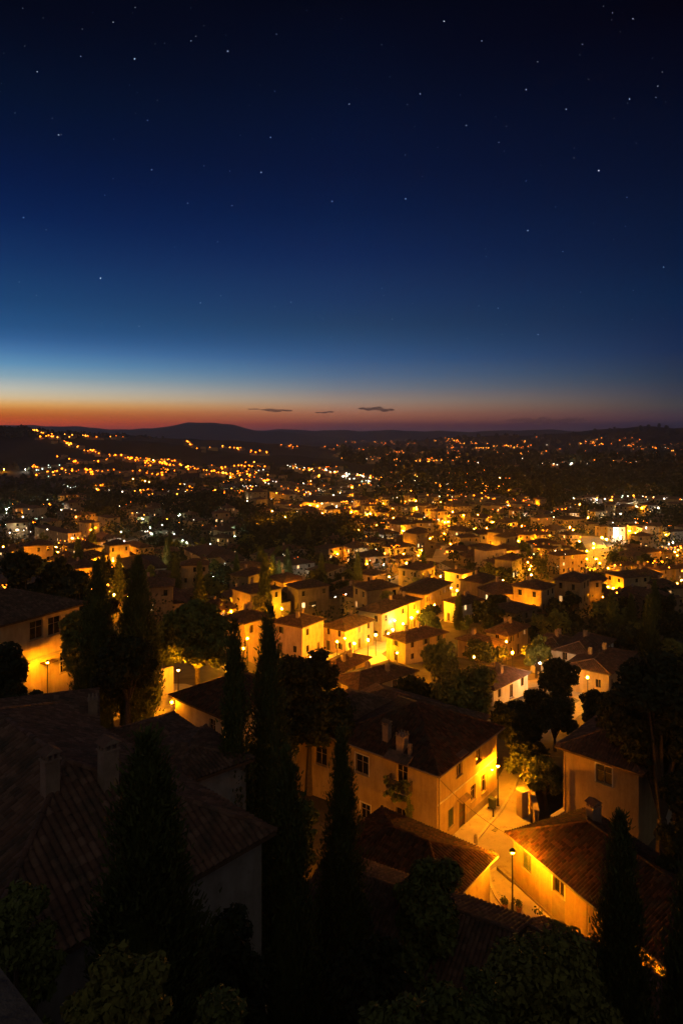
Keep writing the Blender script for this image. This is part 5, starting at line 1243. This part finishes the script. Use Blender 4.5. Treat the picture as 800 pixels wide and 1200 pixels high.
# the lights that show largest are lamps of their own, the rest one scatter
o = link('distant_lamps', spheres_mesh('distant_lamps', [a[:3] for a in allc + SCAT], [a[3] for a in allc + SCAT], ['oywg'.index(a[4]) for a in allc] + [4 + 'oywg'.index(a[4]) for a in SCAT], ['bulb_%s_far' % k for k in 'oywg'] + ['bulb_%s' % k for k in 'oywg'], 1))
tag(o, 'countless tiny orange and white lamps glittering over the far town and hills', 'lamps', kind='stuff')

# far houses: one mass
V, Fq, Mi = [], [], []; mlist = ['stucco_ochre', 'stucco_sand', 'stucco_old', 'stucco_cream', 'roof_flat']
def massbox(x, y, z, a, b, h, yaw, wm):
    c, s = math.cos(yaw), math.sin(yaw); i = len(V)
    for zz in (z - 3, z + h):
        for u, v in ((0, 0), (a, 0), (a, b), (0, b)): V.append((x + c * u - s * v, y + s * u + c * v, zz))
    V.append((x + c * a / 2 - s * b * .3, y + s * a / 2 + c * b * .3, z + h + 1.8)); V.append((x + c * a / 2 - s * b * .7, y + s * a / 2 + c * b * .7, z + h + 1.8))
    for q in ((0, 1, 5, 4), (1, 2, 6, 5), (2, 3, 7, 6), (3, 0, 4, 7)): Fq.append(tuple(i + k for k in q)); Mi.append(wm)
    for q in ((4, 5, 8), (6, 7, 9), (5, 6, 9, 8), (7, 4, 8, 9)): Fq.append(tuple(i + k for k in q)); Mi.append(4)
for x, y, z, r, k in allc:
    for _ in range(2 if y > 500 else 1):
        if rl.random() < .7:
            ax, ay = x + rl.gauss(0, 9), y + abs(rl.gauss(4, 9))
            a, b = rl.uniform(8, 15), rl.uniform(7, 12)
            if any((ax - o[0]) ** 2 + (ay - o[1]) ** 2 < (o[2] + 8) ** 2 for o in OCC): continue
            massbox(ax, ay, tz(ax, ay), a, b, rl.uniform(4, 8), R(rl.uniform(10, 70)), rl.choice((0, 0, 1, 2, 3)))
me = bpy.data.meshes.new('distant_town'); me.from_pydata(V, [], Fq)
for k in mlist: me.materials.append(MATS[k])
me.polygons.foreach_set('material_index', Mi); me.uv_layers.new(name='UVMap'); o = link('distant_town', me); tag(o, 'crowded far houses spread over the valley and hillsides', 'town', kind='stuff')

# ------------------------------------------------------------------ trees of the town and the far woods
VT = [limb_tree(7, 3.0, 200 + i, 2600, .42, ('leaf_dark', 'leaf_green', 'leaf_dark', 'leaf_olive', 'leaf_dark')[i], .8, .25, 7) for i in range(5)] 
VC = [cypress_mesh(11, 1.3, 300 + i, 3200, .42) for i in range(2)]
TL_ = []
rt = random.Random(8); got = 0
TB = [(0, 130, 640, 700, 22), (120, 300, 690, 735, 16), (180, 320, 640, 700, 26), (300, 440, 640, 725, 34), (440, 640, 640, 750, 30), (600, 800, 690, 760, 26), (600, 760, 640, 690, 14), (400, 620, 600, 640, 18), (0, 300, 590, 640, 22), (560, 660, 780, 830, 6), (380, 480, 790, 810, 3), (700, 800, 700, 790, 14)]
for x0, x1, y0, y1, n in TB:
    g = 0
    for _ in range(n * 8):
        if g >= n: break
        px, py = rt.uniform(x0, x1), rt.uniform(y0, y1); q = march(px, py, 0, 60, YC_)
        if not q or any((q[0] - o[0]) ** 2 + (q[1] - o[1]) ** 2 < (o[2] + 2.2) ** 2 for o in OCC): continue
        isC = rt.random() < .14; ms = rt.choice(VC) if isC else rt.choice(VT); k = rt.uniform(.7, 1.35)
        t = empty('cypress' if isC else 'tree', q, rt.uniform(0, 6)); link('trunk', ms[0], t); link('crown', ms[1], t); t.scale = (k * rt.uniform(.9, 1.15), k, k * rt.uniform(.85, 1.1))
        j = min(range(len(HPOS)), key=lambda i: (HPOS[i][0] - q[0]) ** 2 + (HPOS[i][1] - q[1]) ** 2)
        TL_.append((t, px, 'slim dark' if isC else 'round dark', j, isC)); OCC.append((q[0], q[1], 2.0)); g += 1
near_labels([t[:4] for t in TL_ if t[4]], 'cypress', 'cypress', 'cypresses of the lower town')
near_labels([t[:4] for t in TL_ if not t[4]], 'tree', 'tree', 'round trees of the lower town')
# far woods: one mass of crowns
rw = np.random.default_rng(4); cs, rs = [], []
def wood(x0, x1, y0, y1, n, hmin=3, hmax=6, ymax=6000):
    g = 0
    for _ in range(n * 3):
        if g >= n: break
        q = march(rw.uniform(x0, x1), rw.uniform(y0, y1), 0, 90, YC_)
        if not q or q[1] > ymax or any((q[0] - o[0]) ** 2 + (q[1] - o[1]) ** 2 < (o[2] + 2.5) ** 2 for o in OCC): continue
        r = rw.uniform(hmin, hmax); cs.append((q[0], q[1], q[2] + r * .9)); rs.append((r * rw.uniform(.7, 1), r * rw.uniform(.7, 1), r * rw.uniform(.8, 1.3))); g += 1
wood(0, 290, 574, 606, 700, 3, 7); wood(280, 450, 612, 668, 900, 2.5, 4.5); wood(440, 800, 545, 590, 1500, 4, 8); wood(0, 420, 500, 514, 300, 2.2, 4.5); wood(0, 420, 545, 575, 200, 3, 5); wood(0, 800, 560, 700, 2600, 2, 4.2); wood(0, 800, 600, 740, 900, 1.6, 3); wood(560, 800, 690, 800, 260, 2, 3.6); wood(230, 420, 690, 730, 90, 2, 3.2); wood(400, 800, 500, 545, 500, 8, 14)
for _ in range(75):     # dark groves between the quarters
    gx, gy = rw.uniform(0, 800), rw.uniform(596, 735); sp = rw.uniform(8, 24)
    for _k in range(int(sp * 1.3)):
        q = march(gx + rw.normal() * sp, gy + rw.normal() * sp * .22, 0, 90, YC_)
        if not q or q[1] > 1500 or any((q[0] - o[0]) ** 2 + (q[1] - o[1]) ** 2 < (o[2] + 1.6) ** 2 for o in OCC): continue
        r = rw.uniform(2.4, 4.8); cs.append((q[0], q[1], q[2] + r * 1.0)); rs.append((r * .85, r * .85, r * rw.uniform(.9, 1.4)))
Q = leaf_cloud(cs, rs, 250000, 1.5, rw)
# leaf size grows with the crown: scale quads about their centre
Cn = Q.mean(1, keepdims=True); dist = np.clip(Cn[..., 1:2] / 500, .45, 4.5); Q = Cn + (Q - Cn) * dist
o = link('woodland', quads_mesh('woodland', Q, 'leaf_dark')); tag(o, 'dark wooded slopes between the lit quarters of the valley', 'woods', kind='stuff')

# ------------------------------------------------------------------ haze
m = MB(); m.box(-13300, 13300, -60, 13200, -75, 220, 'cloud'); hz = m.obj('haze'); tag(hz, kind='stuff')
hz.data.materials.clear(); hm = bpy.data.materials.new('haze'); hm.use_nodes = True; t = hm.node_tree; t.nodes.clear()
pv = t.nodes.new('ShaderNodeVolumePrincipled'); pv.inputs['Color'].default_value = (.80, .86, 1, 1); pv.inputs['Density'].default_value = HAZE_D; pv.inputs['Anisotropy'].default_value = .65
ho = t.nodes.new('ShaderNodeOutputMaterial'); t.links.new(pv.outputs[0], ho.inputs['Volume']); hz.data.materials.append(hm)
